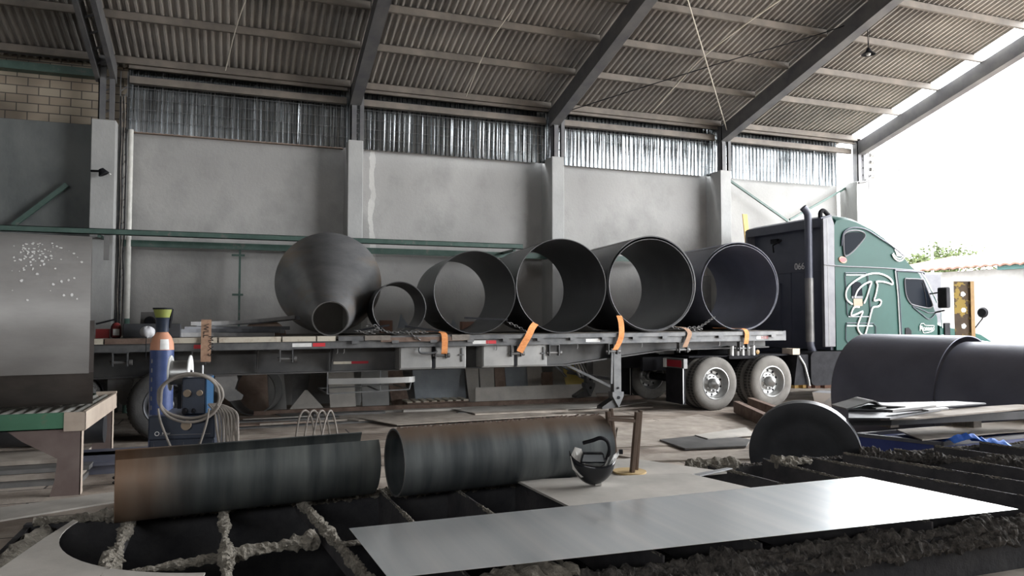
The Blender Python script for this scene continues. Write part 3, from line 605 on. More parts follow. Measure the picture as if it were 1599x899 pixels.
# reflective tape
for u, c in ((-7.67, 'w'), (-7.37, 'r'), (-4.83, 'w'), (-4.6, 'r'), (-9.02, 'r'), (-2.75, 'w'), (.95, 'w'), (1.05, 'r')):
    b = MB(); l = .28 if c == 'w' else .18; b.hexa(tilted(u, u+l, -.004, .0, .155, .10)); L(b, 'reflective_tape', M['whitep'] if c == 'w' else M['red'])
b = MB(); b.box((-7.0, .414, 1.0), (-6.72, .419, 1.04)); L(b, 'reflective_tape', M['wood_white']); b = MB(); b.box((-6.72, .414, 1.0), (-6.45, .419, 1.04)); L(b, 'reflective_tape', M['lid'])
# landing gear
for v in (.25, 2.15):
    q = 0.0 if v < 1 else .45
    b = MB(); b.box((-2.05+q, v, .36), (-1.90+q, v+.12, 1.29)); b.prism([(-2.09, .40), (-1.86, .40), (-1.86, .33), (-1.965, .12), (-2.09, .33)], (q, v-.02, 0), (1, 0, 0), (0, 0, 1), (0, .16, 0)); lg = L(b, 'landing_leg', M['trailer_rail'])
    b = MB(); b.prism([(-2.0, .30), (-1.93, .30), (-1.93, .12), (-2.28, .10), (-2.28, .14)], (q, v+.02, 0), (1, 0, 0), (0, 0, 1), (0, .2, 0)); L(b, 'foot', M['trailer'], lg)
    b = MB(); b.cyl((-1.97+q, v-.03, .30), (-1.97+q, v, .30), .03, n=10); b.cyl((-1.97+q, v-.02, .47), (-1.97+q, v, .47), .02, n=8); L(b, 'pin', M['black'], lg)
b = MB(); b.bar((-2.98, .45, .93), (-2.1, .3, .50), .045, .045); L(b, 'brace', M['trailer_rail'])
b = MB(); b.bar((-2.5, 2.05, .93), (-1.65, 2.2, .50), .045, .045); b.bar((-2.9, 1.2, .95), (-2.1, 2.1, .55), .035, .035); L(b, 'brace', M['trailer_rail'])
for k in range(4):
    b = MB(); b.bar((-2.72+.15*k, .6+.2*k, 1.0), (-2.35+.16*k, 1.0+.2*k, .62), .03, .03); L(b, 'brace', M['grey_steel'])
b = MB(); b.bar((-2.08, .26, 1.18), (-2.1, .26, .55), .03, .04); b.bar((-2.0, .36, .62), (-2.0, 2.2, .62), .05, .05); L(b, 'brace', M['trailer_rail'])
# spare carrier basket
b = MB(); pts = [(-7.1, .25), (-6.4, .12), (-5.85, .14), (-5.72, .28)]
pa = catmull([(x, y, 0) for x, y in pts], 6)
for i in range(len(pa)-1):
    a, c = pa[i], pa[i+1]; b.hexa([(a.x, a.y, .70), (c.x, c.y, .70), (c.x, c.y+.01, .70), (a.x, a.y+.01, .70), (a.x, a.y, .79), (c.x, c.y, .79), (c.x, c.y+.01, .79), (a.x, a.y+.01, .79)])
L(b, 'carrier_band', M['box_grey'])
b = MB(); F = .018
for p, q in (((-7.12, .2, .56), (-7.12, .2, .9)), ((-7.12, .2, .56), (-5.85, .15, .59)), ((-5.85, .15, .59), (-5.80, .2, .72)), ((-6.3, .2, .57), (-6.3, .2, .9)), ((-7.12, 1.2, .56), (-5.85, 1.2, .58)), ((-7.12, .2, .56), (-7.12, 1.2, .56)), ((-5.85, .15, .59), (-5.85, 1.2, .58)), ((-6.3, .2, .57), (-6.3, 1.2, .57))): b.bar(p, q, F, F)
L(b, 'carrier_frame', M['trailer_rail'])
# suspension hangers
for u in (-8.55, -9.95, -11.2):
    b = MB(); b.prism([(-.18, .34), (.12, .34), (.14, .26), (.10, .12), (.22, .02), (.2, -.04), (.02, -.06), (-.18, .1)], (u, .34, .55), (1, 0, 0), (0, 0, 1), (0, .1, 0)); L(b, 'suspension_hanger', M['grey_steel'])

def wheel(par, u, v, z, sgn, Rr=.5, Wt=.28, rimm=None, name='wheel', dish=True, sm='tyre'):
    """one tyre with rim; outer face at v looking to -y when sgn=1"""
    ax = (0, sgn, 0); o = (u, v, z)
    b = MB(); b.lathe([(.29, .035), (.31, .01), (.38, -.004), (.45, .004), (.485, .03), (Rr, .05), (Rr, Wt-.05), (.485, Wt-.03), (.44, Wt), (.30, Wt-.01), (.28, Wt-.05), (.28, .06)], o, ax, 48, closed=True)
    t = b.build(name, M[sm], par, world=False, smooth=True)
    b = MB()
    for k in range(54):
        a = 2*math.pi*k/54
        for y0, y1 in ((.052, .12), (.16, Wt-.052)):
            c, s_ = math.cos(a), math.sin(a); p = Vector((u, v, z)); e = Vector((c, 0, s_)); tt = Vector((-s_, 0, c)); Y = Vector((0, sgn, 0))
            q = [p+e*Rr-tt*.02+Y*y0, p+e*Rr+tt*.02+Y*y0, p+e*Rr+tt*.02+Y*y1, p+e*Rr-tt*.02+Y*y1]
            b.hexa([x-e*.004 for x in q]+[x+e*.007 for x in q])
    b.build('tread', M['tread'], t, world=False)
    b = MB(); b.lathe([(.30, .03), (.305, .012), (.29, .008), (.275, .02), (.262, .05), (.255, .12), (.235, .145), (.19, .15), (.165, .13), (.10, .125), (.10, .02), (.075, -.005), (.02, -.04), (0, -.045)] if dish else [(.30, .03), (.29, .01), (.27, .05), (.25, .1), (.1, .1), (.1, .05), (0, .05)], o, ax, 40)
    rm = b.build('rim', M[rimm or 'alloy'], t, world=False, smooth=True)
    b = MB()
    for k in range(10):
        a = 2*math.pi*k/10; c = Vector((u+.135*math.cos(a), v+sgn*.095, z+.135*math.sin(a))); b.cyl(c, c+Vector((0, sgn*.035, 0)), .016, n=6)
    b.build('bolt_ring', M[rimm or 'alloy'], rm, world=False)
    b = MB()
    for k in range(10):
        a = 2*math.pi*(k+.5)/10; c = Vector((u+.212*math.cos(a), v+sgn*.142, z+.212*math.sin(a))); b.cyl(c, c+Vector((0, sgn*.006, 0)), .022, n=10)
    b.build('vent_ring', M['black'], rm, world=False)
    return t
for u in (-9.36, -10.68):
    zz = .5
    for v, s in ((.02, 1), (.33, 1), (2.17, 1), (2.48, -1)): wheel(trl, u, v, zz, s, rimm='black_steel', sm='dark_tyre')
    b = MB(); b.cyl((u, .3, .5), (u, 2.3, .5), .07, n=12); L(b, 'axle', M['black'])
    b = MB(); b.lathe([(.56, 0), (.58, 0), (.58, .6), (.56, .6)], (u, .02, .5), (0, 1, 0), 20, math.radians(195), math.radians(345), (1, 0, 0), closed=True)
b = MB(); b.box((-12.6, .3, .45), (-12.5, 2.2, .9)); L(b, 'rear_bumper', M['red'])

# ------------------------------------------------------------------ the tractor
trk = thing('semi_truck', TP, 'green sleeper-cab semi truck coupled to the flatbed trailer', 'truck', rz=TA)
def K(b, name, m, par=None, **k): return b.build(name, m, par or trk, world=False, **k)
for v in (.8, 1.62):
    b = MB(); b.box((-1.1, v, .72), (8.0, v+.08, .98)); K(b, 'chassis_rail', M['black'])
for u in (0.0, 1.33):
    for v, s in ((.0, 1), (.31, 1), (2.19, 1), (2.5, -1)): wheel(trk, u, v, .5, s)
    b = MB(); b.cyl((u, .3, .5), (u, 2.2, .5), .08, n=12); b.lathe([(0, -.22), (.14, -.2), (.2, 0), (.14, .2), (0, .22)], (u, 1.25, .52), (0, 1, 0), 16); K(b, 'axle', M['black'], smooth=True)
for v, s in ((.06, 1), (2.44, -1)): wheel(trk, 6.9, v, .5, s)
b = MB(); b.cyl((6.9, .3, .5), (6.9, 2.2, .5), .07, n=12); K(b, 'axle', M['black'])
# mud flaps with lamps
for v0, v1 in ((.02, .62), (1.88, 2.48)):
    b = MB(); b.box((-.70, v0, .14), (-.68, v1, .82)); K(b, 'mud_flap', M['black'])
    b = MB(); b.box((-.74, v0-.04, .80), (-.66, v1, .98)); br = K(b, 'lamp_bracket', M['grey_steel'])
    b = MB(); b.box((-.755, v0+.03, .82), (-.741, v1-.12, .95)); K(b, 'tail_lamp', M['lid'], br)
    b = MB(); b.box((-.76, v1-.09, .80), (-.741, v1-.0, .97)); K(b, 'white_lamp', M['whitep'], br)
    b = MB(); b.bar((-.72, v0+.01, .15), (-.72, v0+.01, .8), .012, .012); K(b, 'flap_trim', M['bright'], br)
# fifth wheel, battery tray, rear deck
b = MB(); b.lathe([(0, 0), (.45, 0), (.45, .06), (0, .06)], (.7, 1.25, 1.1), (0, 0, 1), 24); b.box((.2, .85, .98), (1.2, 1.65, 1.1)); K(b, 'fifth_wheel', M['black'])
for k in range(5):
    b = MB(); b.cyl((.62+.13*k, .35, 1.0), (.62+.13*k, .35, 1.19), .058, n=14); K(b, 'air_tank', M['alloy'] if k % 2 == 0 else M['grey_steel'], smooth=True)
b = MB(); b.box((.5, .25, .94), (1.35, .8, 1.0)); b.box((-.4, .3, .98), (2.4, .8, 1.01)); K(b, 'frame_plate', M['black'])
for u in (-.35, .98):
    b = MB(); b.lathe([(.58, 0), (.60, 0), (.60, .56), (.58, .56)], (u+.36, .04, .5), (0, 1, 0), 14, math.radians(60), math.radians(110), (1, 0, 0), closed=True)
    K(b, 'quarter_fender', M['black'])
b = MB(); b.lathe([(.0, 0), (.04, 0), (.045, .03), (0, .04)], (1.12, .2, 1.07), (0, -1, 0), 12); K(b, 'marker_lamp', M['amber'])
b = MB(); b.box((2.02, .2, 1.0), (2.2, .5, 1.12)); K(b, 'marker_lamp', M['rtable_tan'])
# fuel tank and skirt, steps
b = MB(); b.prism(rrect(2.35, .38, 5.7, 1.06, .12), (0, .06, 0), (1, 0, 0), (0, 0, 1), (0, .7, 0)); K(b, 'side_skirt', M['black'])
b = MB(); b.prism(rrect(2.35, .38, 5.7, 1.06, .12), (0, 1.74, 0), (1, 0, 0), (0, 0, 1), (0, .7, 0)); K(b, 'side_skirt', M['cab_rear'])
b = MB(); b.tube([(2.08, .1, .98), (2.2, .08, .8), (2.28, .06, .5), (2.3, .06, .38)], .022, 8); K(b, 'fender_edge', M['alloy'])
b = MB(); b.prism([(1.95, .4), (2.32, .4), (2.32, 1.0), (2.05, 1.0)], (0, .1, 0), (1, 0, 0), (0, 0, 1), (0, .5, 0)); K(b, 'mud_guard', M['black'])
# cab body, rounded roof
CP = [(3.02, 1.08), (3.02, 2.5), (3.02, 3.70), (3.08, 3.82), (3.25, 3.86), (3.45, 3.85), (3.62, 3.82), (3.8, 3.76), (4.1, 3.65), (4.42, 3.48), (4.7, 3.28), (4.97, 3.05), (5.2, 2.86), (5.44, 2.70), (5.64, 2.45), (5.82, 2.12), (6.02, 1.76), (6.03, 1.70), (6.02, 1.3), (6.02, 1.08)]
vs = []; VN = [0, .03, .10, .22, .42, .8, 1.2, 1.6, 1.98, 2.18, 2.30, 2.37, 2.4]
for v in VN:
    t = abs(v-1.2)/1.2
    for (u, z) in CP:
        dr = 0.0
        if z > 2.6: dr = (.10*t**12+.02*t**2-.03)*(z-2.6)/1.2
        ins = 0.0
        if u > 5.0: ins = .10*t**8*(u-5.0)
        vv = 1.2+(v-1.2)*(1-.008*max(0, (z-2.8)))
        vs.append((u-ins-(0.0 if u > 3.1 else 0), vv+.05, z-dr))
m_ = len(CP); fs = []
for j in range(len(VN)-1):
    for i in range(m_): a = j*m_+i; c = j*m_+(i+1) % m_; fs.append((a, c, c+m_, a+m_))
fs += [tuple(range(m_)), tuple(reversed([(len(VN)-1)*m_+i for i in range(m_)]))]
b = MB(); b.add(vs, fs); cab = K(b, 'cab_body', M['cab'], smooth=True)
b = MB(); b.box((2.94, .12, 1.08), (3.015, 2.38, 3.70)); b.prism([(.12, 3.7), (2.38, 3.7), (2.2, 3.78), (.3, 3.78)], (2.94, 0, 0), (0, 1, 0), (0, 0, 1), (.075, 0, 0)); back = K(b, 'cab_back', M['cab_rear'])
b = MB(); b.box((2.92, .15, 2.72), (2.94, 2.3, 2.74)); b.box((2.92, 1.2, 1.1), (2.94, 1.22, 2.72)); b.box((2.90, 1.5, 1.4), (2.94, 2.2, 2.5)); K(b, 'back_panel', M['cab_rear'], back)
b = MB(); b.box((2.86, 1.55, 3.4), (2.94, 1.75, 3.5)); b.tube([(2.86, 1.4, 3.45), (2.8, 1.6, 3.35), (2.86, 1.65, 3.2)], .02, 6); K(b, 'work_lamp', M['black'], back)
text_mesh('066', .20, M['whitep'], 'number_lettering', back, frame((2.935, .95, 2.78), (0, -1, 0), (0, 0, 1)), .003)
# rear side fairings
for v in (.05, 2.36):
    b = MB(); b.prism([(2.72, 1.15), (3.0, 1.15), (3.02, 3.66), (2.95, 3.82), (2.72, 3.76)], (0, v, 0), (1, 0, 0), (0, 0, 1), (0, .07, 0)); fr = K(b, 'side_fairing', M['fairing'], bevel=.01)
    b = MB(); b.box((2.72, v-.004, 2.79), (3.02, v+.074, 2.82)); b.box((2.82, v-.004, 1.17), (2.83, v+.074, 3.75)); K(b, 'fairing_seam', M['grey_steel'], fr)
b = MB(); b.prism([(2.72, 3.6), (3.0, 3.7), (3.0, 3.86), (2.72, 3.78)], (0, .1, 0), (1, 0, 0), (0, 0, 1), (0, 2.28, 0)); K(b, 'roof_fairing', M['cab_rear'])
# exhaust stack
b = MB(); b.tube(catmull([(2.9, .4, .98), (2.7, .32, 1.0), (2.58, .28, 1.12), (2.55, .28, 1.4), (2.55, .28, 3.0), (2.55, .28, 3.75), (2.52, .28, 3.9), (2.44, .3, 4.0)], 4), .075, 16); ex = K(b, 'exhaust_stack', M['cab_rear'], smooth=True)
b = MB(); b.tube([(2.55, .28, 1.25), (2.55, .28, 2.55)], .085, 16); K(b, 'heat_guard', M['grey_steel'], ex, smooth=True)
b = MB(); b.tube(catmull([(2.82, .2, 3.7), (2.80, .2, 3.88), (2.88, .2, 3.95), (3.0, .18, 3.85)], 4), .045, 8); K(b, 'air_intake', M['black'], smooth=True)
# hood
HP = [(6.0, 1.08), (6.0, 1.72), (6.3, 1.68), (6.8, 1.62), (7.4, 1.52), (7.9, 1.36), (8.15, 1.15), (8.2, .5), (7.55, .45), (7.5, .75), (7.25, 1.02), (6.9, 1.1), (6.55, 1.02), (6.3, .75), (6.25, .6), (6.0, .6)]
vs = []; VN = [0, .04, .14, .35, .7, 1.2, 1.7, 2.05, 2.26, 2.36, 2.4]
for v in VN:
    t = abs(v-1.2)/1.2
    for (u, z) in HP:
        vv = 1.2+(v-1.2)*(1-.07*max(0, u-6.2)/2.2*(1 if z > 1 else .3)); vs.append((u-.25*t**3*max(0, u-7.2), vv+.05, z-(.16*t**4 if z > 1.2 else 0)))
m_ = len(HP); fs = []
for j in range(len(VN)-1):
    for i in range(m_): a = j*m_+i; c = j*m_+(i+1) % m_; fs.append((a, c, c+m_, a+m_))
fs += [tuple(range(m_)), tuple(reversed([(len(VN)-1)*m_+i for i in range(m_)]))]
b = MB(); b.add(vs, fs); hood = K(b, 'hood', M['cab'], smooth=True)
b = MB(); b.prism(rrect(6.12, 1.35, 6.28, 1.63, .02), (0, .02, 0), (1, 0, 0), (0, 0, 1), (0, .05, 0)); K(b, 'hood_vent', M['black'], hood)
b = MB(); b.prism([(6.05, 1.32), (8.0, 1.12), (8.0, 1.15), (6.05, 1.37)], (0, .04, 0), (1, 0, 0), (0, 0, 1), (0, .03, 0)); K(b, 'hood_moulding', M['bright'], hood)
for v in (-.06, 2.5):
    b = MB(); b.tube([(7.15, v+.15, 1.5), (7.2, v, 1.72), (7.24, v-.0, 1.82)], .014, 6); b.lathe([(0, -.05), (.09, -.05), (.12, 0), (.09, .05), (0, .05)], (7.22, v, 1.86), (1, .2, 0), 16); K(b, 'hood_mirror', M['black'], hood, smooth=True)
# side details on the near face, at v = .05 minus a little
S = .035
def sp(pl): return [uz(x, y, .05) for x, y in pl]
def panel(poly, name, m, th=.012, par=None, off=0.0, **k):
    b = MB(); b.prism(poly, (0, S-off, 0), (1, 0, 0), (0, 0, 1), (0, th+.02, 0)); return K(b, name, M[m], par or cab, **k)
def outline(pts, r, name, m, closed=True, y=None, par=None, nn=4, sm=True):
    b = MB(); yy = S if y is None else y; P3 = [Vector((u, yy, z)) for u, z in pts]
    if sm: P3 = catmull(P3, nn, closed)
    b.tube(P3, r, 6, closed); return K(b, name, M[m], par or cab)
def pxy(pts, ox, oy, s): return sp([(ox+x/s, oy+y/s) for x, y in pts])
# upper sleeper window (rounded triangle)
tri = pxy([(442, 200), (450, 172), (480, 160), (520, 160), (548, 172), (552, 190), (535, 215), (500, 255), (465, 283), (447, 280)], 1200, 320, 3.747)
tri = [(p.x, p.z) for p in catmull([(u, 0, z) for u, z in tri], 4, True)]
panel(tri, 'sleeper_window', 'glass', par=cab)
outline([( (u-3.5)*1.14+3.5, (z-3.3)*1.16+3.3) for u, z in tri], .016, 'window_trim', 'fairing', sm=False)
brow = pxy([(425, 240), (432, 175), (455, 145), (500, 132), (570, 145), (650, 195), (720, 240), (790, 300)], 1200, 320, 3.747); outline(brow, .014, 'body_crease', 'cab_rear', False)
# doors of the lower sleeper
q = pxy([(200, 110), (420, 110), (445, 140), (475, 560), (460, 580), (240, 580), (222, 550), (200, 150)], 1290, 410, 6.915); outline(q, .009, 'locker_outline', 'cab_rear', sm=False)
q = pxy([(215, 650), (500, 655), (530, 690), (530, 835), (500, 860), (230, 862), (208, 830), (208, 690)], 1290, 410, 6.915); outline(q, .009, 'locker_outline', 'cab_rear', sm=False)
for q in (((210, 135), (415, 135)), ((235, 582), (455, 582)), ((220, 682), (495, 682)), ((230, 865), (370, 865))):
    outline(pxy(q, 1290, 410, 6.915), .008, 'locker_highlight_edge', 'bright', False, sm=False)
q = pxy([(275, 250), (290, 215), (330, 205), (365, 215), (380, 250), (388, 355), (275, 360)], 1290, 410, 6.915); panel(q, 'locker_window', 'glass')
q = pxy([(290, 390), (385, 390), (388, 465), (295, 480)], 1290, 410, 6.915); panel(q, 'sticker', 'knob')
q = pxy([(272, 362), (390, 362), (390, 385), (272, 385)], 1290, 410, 6.915); panel(q, 'window_bar', 'fairing')
# horizontal moulding and pillar strip
q = pxy([(320, 348), (430, 358), (600, 365), (740, 373), (880, 384)], 1200, 320, 3.747); outline(q, .012, 'body_moulding', 'fairing', False)
q = pxy([(738, 85), (765, 330), (780, 590), (792, 800), (810, 1000)], 1290, 410, 6.915); outline(q, .018, 'door_pillar_strip', 'bright', False)
q = pxy([(760, 95), (785, 330), (800, 590), (812, 800)], 1290, 410, 6.915); outline(q, .010, 'door_seam', 'cab_rear', False)
q = pxy([(735, 382), (890, 392), (905, 405)], 1200, 320, 3.747); outline(q, .022, 'roof_gutter', 'cab_rear', False)
# emblem outline on the sleeper
lg = [(275, 450), (215, 400), (205, 320), (240, 250), (330, 180), (430, 130), (530, 115), (620, 135), (690, 180), (710, 235), (660, 220), (600, 205), (532, 205), (545, 240), (530, 330), (510, 410), (560, 400), (585, 420), (570, 460), (540, 475), (495, 485), (470, 560), (440, 680), (405, 785), (350, 750), (330, 690), (350, 620), (370, 570), (385, 525), (330, 550), (260, 570), (290, 485), (350, 480)]
outline(pxy(lg, 1290, 410, 6.915), .019, 'emblem_outline', 'whitep', False, nn=3, y=S-.004)
outline(pxy([(300, 380), (325, 310), (380, 250), (440, 215), (480, 210), (460, 270), (430, 370), (400, 440)], 1290, 410, 6.915), .019, 'emblem_outline', 'whitep', False, nn=3, y=S-.004)
# shield badge on the roof and red oval sticker
outline(pxy([(155, 470), (190, 540), (260, 600), (340, 600), (400, 530), (370, 470)], 1380, 360, 12.84), .016, 'badge_outline', 'whitep', False)
outline(pxy([(180, 450), (220, 520), (280, 560), (340, 550), (370, 500)], 1380, 360, 12.84), .012, 'badge_outline', 'whitep', False)
q = pxy([(205, 380), (240, 360), (250, 385), (290, 360), (330, 400), (345, 500), (330, 520), (255, 510), (235, 440)], 1380, 360, 12.84); panel(q, 'badge_shape', 'whitep')
cx = uz(1315.5, 405.5, .05); b = MB(); b.prism([(cx[0]+.10*math.cos(a*.3927)+.03*math.sin(a*.3927), cx[1]+.06*math.sin(a*.3927)-.03*math.cos(a*.3927)) for a in range(16)], (0, S, 0), (1, 0, 0), (0, 0, 1), (0, .03, 0)); K(b, 'red_sticker', M['skin_orange'], cab)
b = MB(); b.prism([(cx[0]+.09*math.cos(a*.3927), cx[1]+.05*math.sin(a*.3927)) for a in range(16)], (0, S-.003, 0), (1, 0, 0), (0, 0, 1), (0, .03, 0)); K(b, 'red_sticker', M['red'], cab)
# door window and trim, lettering, handle, mirror
dw = pxy([(160, 385), (190, 375), (285, 380), (310, 400), (370, 560), (372, 590), (340, 603), (230, 580), (200, 560), (170, 500)], 1380, 360, 4.995)
panel(dw, 'door_window', 'glass', y=None) if False else panel(dw, 'door_window', 'glass')
outline(dw, .014, 'door_window_trim', 'fairing')
outline(pxy([(295, 405), (318, 500), (330, 600)], 1380, 360, 4.995), .012, 'window_divider', 'black', False)
outline(pxy([(290, 330), (330, 390), (410, 560)], 1380, 360, 4.995), .016, 'door_front_edge', 'bright', False)
outline(pxy([(445, 620), (452, 760)], 1380, 360, 4.995), .016, 'door_front_edge', 'bright', False, sm=False)
outline(pxy([(220, 590), (300, 620), (345, 640), (400, 640), (350, 690), (290, 650)], 1380, 360, 4.995), .01, 'body_crease', 'cab_rear')
q = pxy([(165, 760), (190, 755), (212, 780), (212, 815), (165, 815)], 1380, 360, 4.995); panel(q, 'door_handle', 'black')
c0 = uz(1446, 516, .05); text_mesh('Pioneer', .155, M['whitep'], 'door_lettering', cab, frame((c0[0], S-.004, c0[1]), (1, 0, 0), (0, 0, 1)), .003, .9)
outline(pxy([(325, 390), (340, 310), (430, 300), (480, 350), (730, 365), (750, 400), (740, 500), (640, 560), (440, 590), (400, 520), (340, 440)], 1420, 490, 19.97), .006, 'lettering_outline', 'whitep')
for v in (-.28, 2.62):
    ub = MB(); ub.prism(rrect(5.80, 1.95, 5.92, 2.40, .04), (0, v, 0), (1, 0, 0), (0, 0, 1), (0, .22, 0)); mi = K(ub, 'side_mirror', M['black'], bevel=.015)
    ub = MB(); s_ = 1 if v < 1 else -1
    for z in (1.9, 2.3):
        ub = MB(); ub.tube([(5.85 if z < 2 else 5.65, 1.2-s_*1.12, z-.05), (5.86, v+.1, z)], .018, 6); K(ub, 'mirror_arm', M['black'], mi)
# windscreen and front
b = MB()
for vi in range(8):
    pass
ws = []
for v in (.22, .6, 1.25, 1.9, 2.28):
    t = abs(v-1.25)/1.2
    for u, z in ((5.56, 2.58), (5.99, 1.82)): ws.append((u+.05-.28*t**4*(u-5), v, z))
fs = [(2*i, 2*i+1, 2*i+3, 2*i+2) for i in range(4)]; b.add(ws+[(x-.02, y, z-.02) for x, y, z in ws], fs+[tuple(10+k for k in reversed(f)) for f in fs]+[(0, 2, 12, 10), (1, 11, 13, 3)]); K(b, 'windscreen', M['glass'])
b = MB(); b.box((8.1, .5, .5), (8.22, 2.0, 1.1)); K(b, 'grille', M['chrome'], hood)
# ------------------------------------------------------------------ load on the deck
AX = Vector((math.sin(math.radians(5.5)), math.cos(math.radians(5.5)), 0)); AXT = Vector((AX.y, -AX.x, 0))
def tw(u, v, z): return TP+TU*u+TV*v+Vector((0, 0, z))
def ring(u, v, Rr, Ln, t, mname, label, yaw=5.5, inner=None):
    a = math.radians(yaw); ax = Vector((math.sin(a), math.cos(a), 0)); zb = dz(u)+.004
    o = tw(u, v, zb+Rr)
    b = MB(); b.shell(o, ax, Rr, Ln, t, 88)
    root = thing('steel_ring', o-Vector((0, 0, Rr)), label, 'ring')
    b.build('rolled_shell', M[mname], root, smooth=True)
    b = MB(); b.lathe([(Rr-.001, -.001), (Rr-t*.25, -.003), (Rr-t*.55, -.001), (Rr-t*.55, .001), (Rr-.001, .001)], o, ax, 88, closed=True); b.build('cut_edge', M['grey_steel'], root, smooth=True)
    b = MB(); a2 = math.radians(118); e = Vector((ax.y*math.cos(a2), -ax.x*math.cos(a2), math.sin(a2))); b.bar(o+e*(Rr+.001)+ax*.01, o+e*(Rr+.001)+ax*(Ln-.01), .012, .006, e); b.build('weld_seam', M['grey_steel'], root)
    return root
ring(-6.02, .12, .425, 1.35, .014, 'black_steel', 'smallest black steel ring on the trailer, beside the cone')
ring(-4.75, .10, .69, 2.3, .012, 'black_steel', 'black steel ring between the smallest ring and the next tall one')
ring(-3.16, .10, .82, 2.3, .014, 'black_steel', 'middle black steel ring with an orange strap at its lower left')
ring(-1.33, .10, .88, 2.3, .022, 'black_steel', 'tallest black steel ring with doubled rim on the trailer')
ring(.65, .10, .855, 2.3, .014, 'black_steel2', 'black steel ring nearest the truck cab on the trailer')
def nested(u, v, Rr, Ln, t, mname, label, dzb):
    r = ring(u, v, Rr, Ln, t, mname, label); r.location.z += dzb; return r
nested(-1.36, .06, .838, 2.25, .014, 'black_steel', 'slightly smaller black ring nested inside the tallest ring', .024)
nested(.61, .05, .820, 2.25, .012, 'black_steel2', 'slightly smaller black ring nested inside the ring nearest the cab', .016)
b = MB(); q0 = gy(1091, 500, 14.75); q1 = gy(1111, 500, 14.75); b.box((q0.x, 14.75, 0), (q1.x, 14.79, 2.72)); tag(b.build('metal_screen', M['grey_steel']), 'tall dark metal screen at the wall seen through the ring nearest the cab', 'screen')
ring_in = None
# second rim band of the tall ring and front ring
for u, Rr, lab, x2 in ((-1.36, .84, 'inner rim hoop of the tallest ring', .1), (.63, .815, 'inner rim hoop of the ring by the cab', .1)):
    pass
# cone lying on its side, small mouth to the camera
r1, r2 = .275, .93; u0 = -7.10; zb = dz(u0)+.004; Ls = 2.25; sn = (r2-r1)/Ls; al = math.asin(sn)
dirg = AX.copy(); tiltv = (dirg*math.cos(al)+Vector((0, 0, 1))*math.sin(al)).normalized()
base = tw(u0, .10, zb); up = Vector((0, 0, 1))*math.cos(al)-dirg*math.sin(al)
o = base+up*r1; Lx = Ls*math.cos(al)
root = thing('steel_cone', base, 'large brushed steel cone lying on the trailer with its small mouth forward', 'cone')
b = MB(); t = .016; b.lathe([(r1, 0), (r2, Lx), (r2-t, Lx), (r1-t, 0)], o, tiltv, 96, closed=True); b.build('cone_shell', M['cone_steel'], root, smooth=True)
b = MB(); b.lathe([(r1+.002, -.004), (r1-t, -.004), (r1-t, .004), (r1+.002, .004)], o, tiltv, 64, closed=True); b.build('mouth_edge', M['grey_steel'], root, smooth=True)
for k in range(10):
    pass
# orange straps
def strap(pts, wv, label, m='orange', ink=False):
    root = thing('cargo_strap', pts[-1], label, 'strap')
    b = MB(); b.ribbon(catmull(pts, 5), wv, .005); b.build('webbing', M[m], root)
    if ink: pass
    return root
def dk(u, v=-.055, dzz=0.0): return tw(u, v, dz(u)+dzz)
W_ = TU*.10
s1 = strap([dk(-8.86, .5, .24), dk(-8.86, .1, .25), dk(-8.86, -.03, .23), dk(-8.86, -.06, .0), dk(-8.86, -.06, -.2), dk(-8.86, -.045, -.34)], TU*.135, 'wide orange strap with black print over the flat bars', 'worn_orange')
for k, (zz, s) in enumerate(((.10, 'WLL'), (-.12, 'MAX 5'))):
    text_mesh(s, .10, M['ink'], 'strap_lettering', s1, Matrix.Translation(-s1.location) @ frame(tw(-8.86+(.03 if k else -.035), -.068, dz(-8.86)+zz), (0, 0, -1), TU), .001)
strap([dk(-5.62, .25, .05), dk(-5.42, .1, .05), dk(-5.36, -.03, .035), dk(-5.33, -.075, -.02), dk(-5.33, -.075, -.24), dk(-5.33, -.05, -.30)], TU*.10, 'bright orange strap hanging over the first tool box')
strap([dk(-3.68, .06, .17), dk(-3.78, -.03, .10), dk(-3.86, -.07, -.02), dk(-3.95, -.06, -.17), dk(-4.02, -.05, -.30)], (TU*.9+Vector((0, 0, -.4)))*.12, 'orange strap slanting from the middle ring over the second tool box')
strap([dk(-2.05, .06, .30), dk(-2.07, -.04, .18), dk(-2.08, -.075, -.02), dk(-2.12, -.06, -.17), dk(-2.2, -.05, -.30)], TU*.11, 'long orange strap beside the landing leg')
strap([dk(-.83, .1, .09), dk(-.72, -.03, .07), dk(-.64, -.07, -.02), dk(-.68, -.06, -.15), dk(-.74, -.05, -.28)], TU*.10, 'frayed brown strap above the mud flap', 'worn_orange')
strap([dk(.2, .3, .06), dk(.5, .1, .05), dk(.62, -.03, .04), dk(.66, -.07, -.03), dk(.66, -.06, -.17), dk(.66, -.04, -.24)], TU*.10, 'orange strap nearest the cab above the rear tyres')
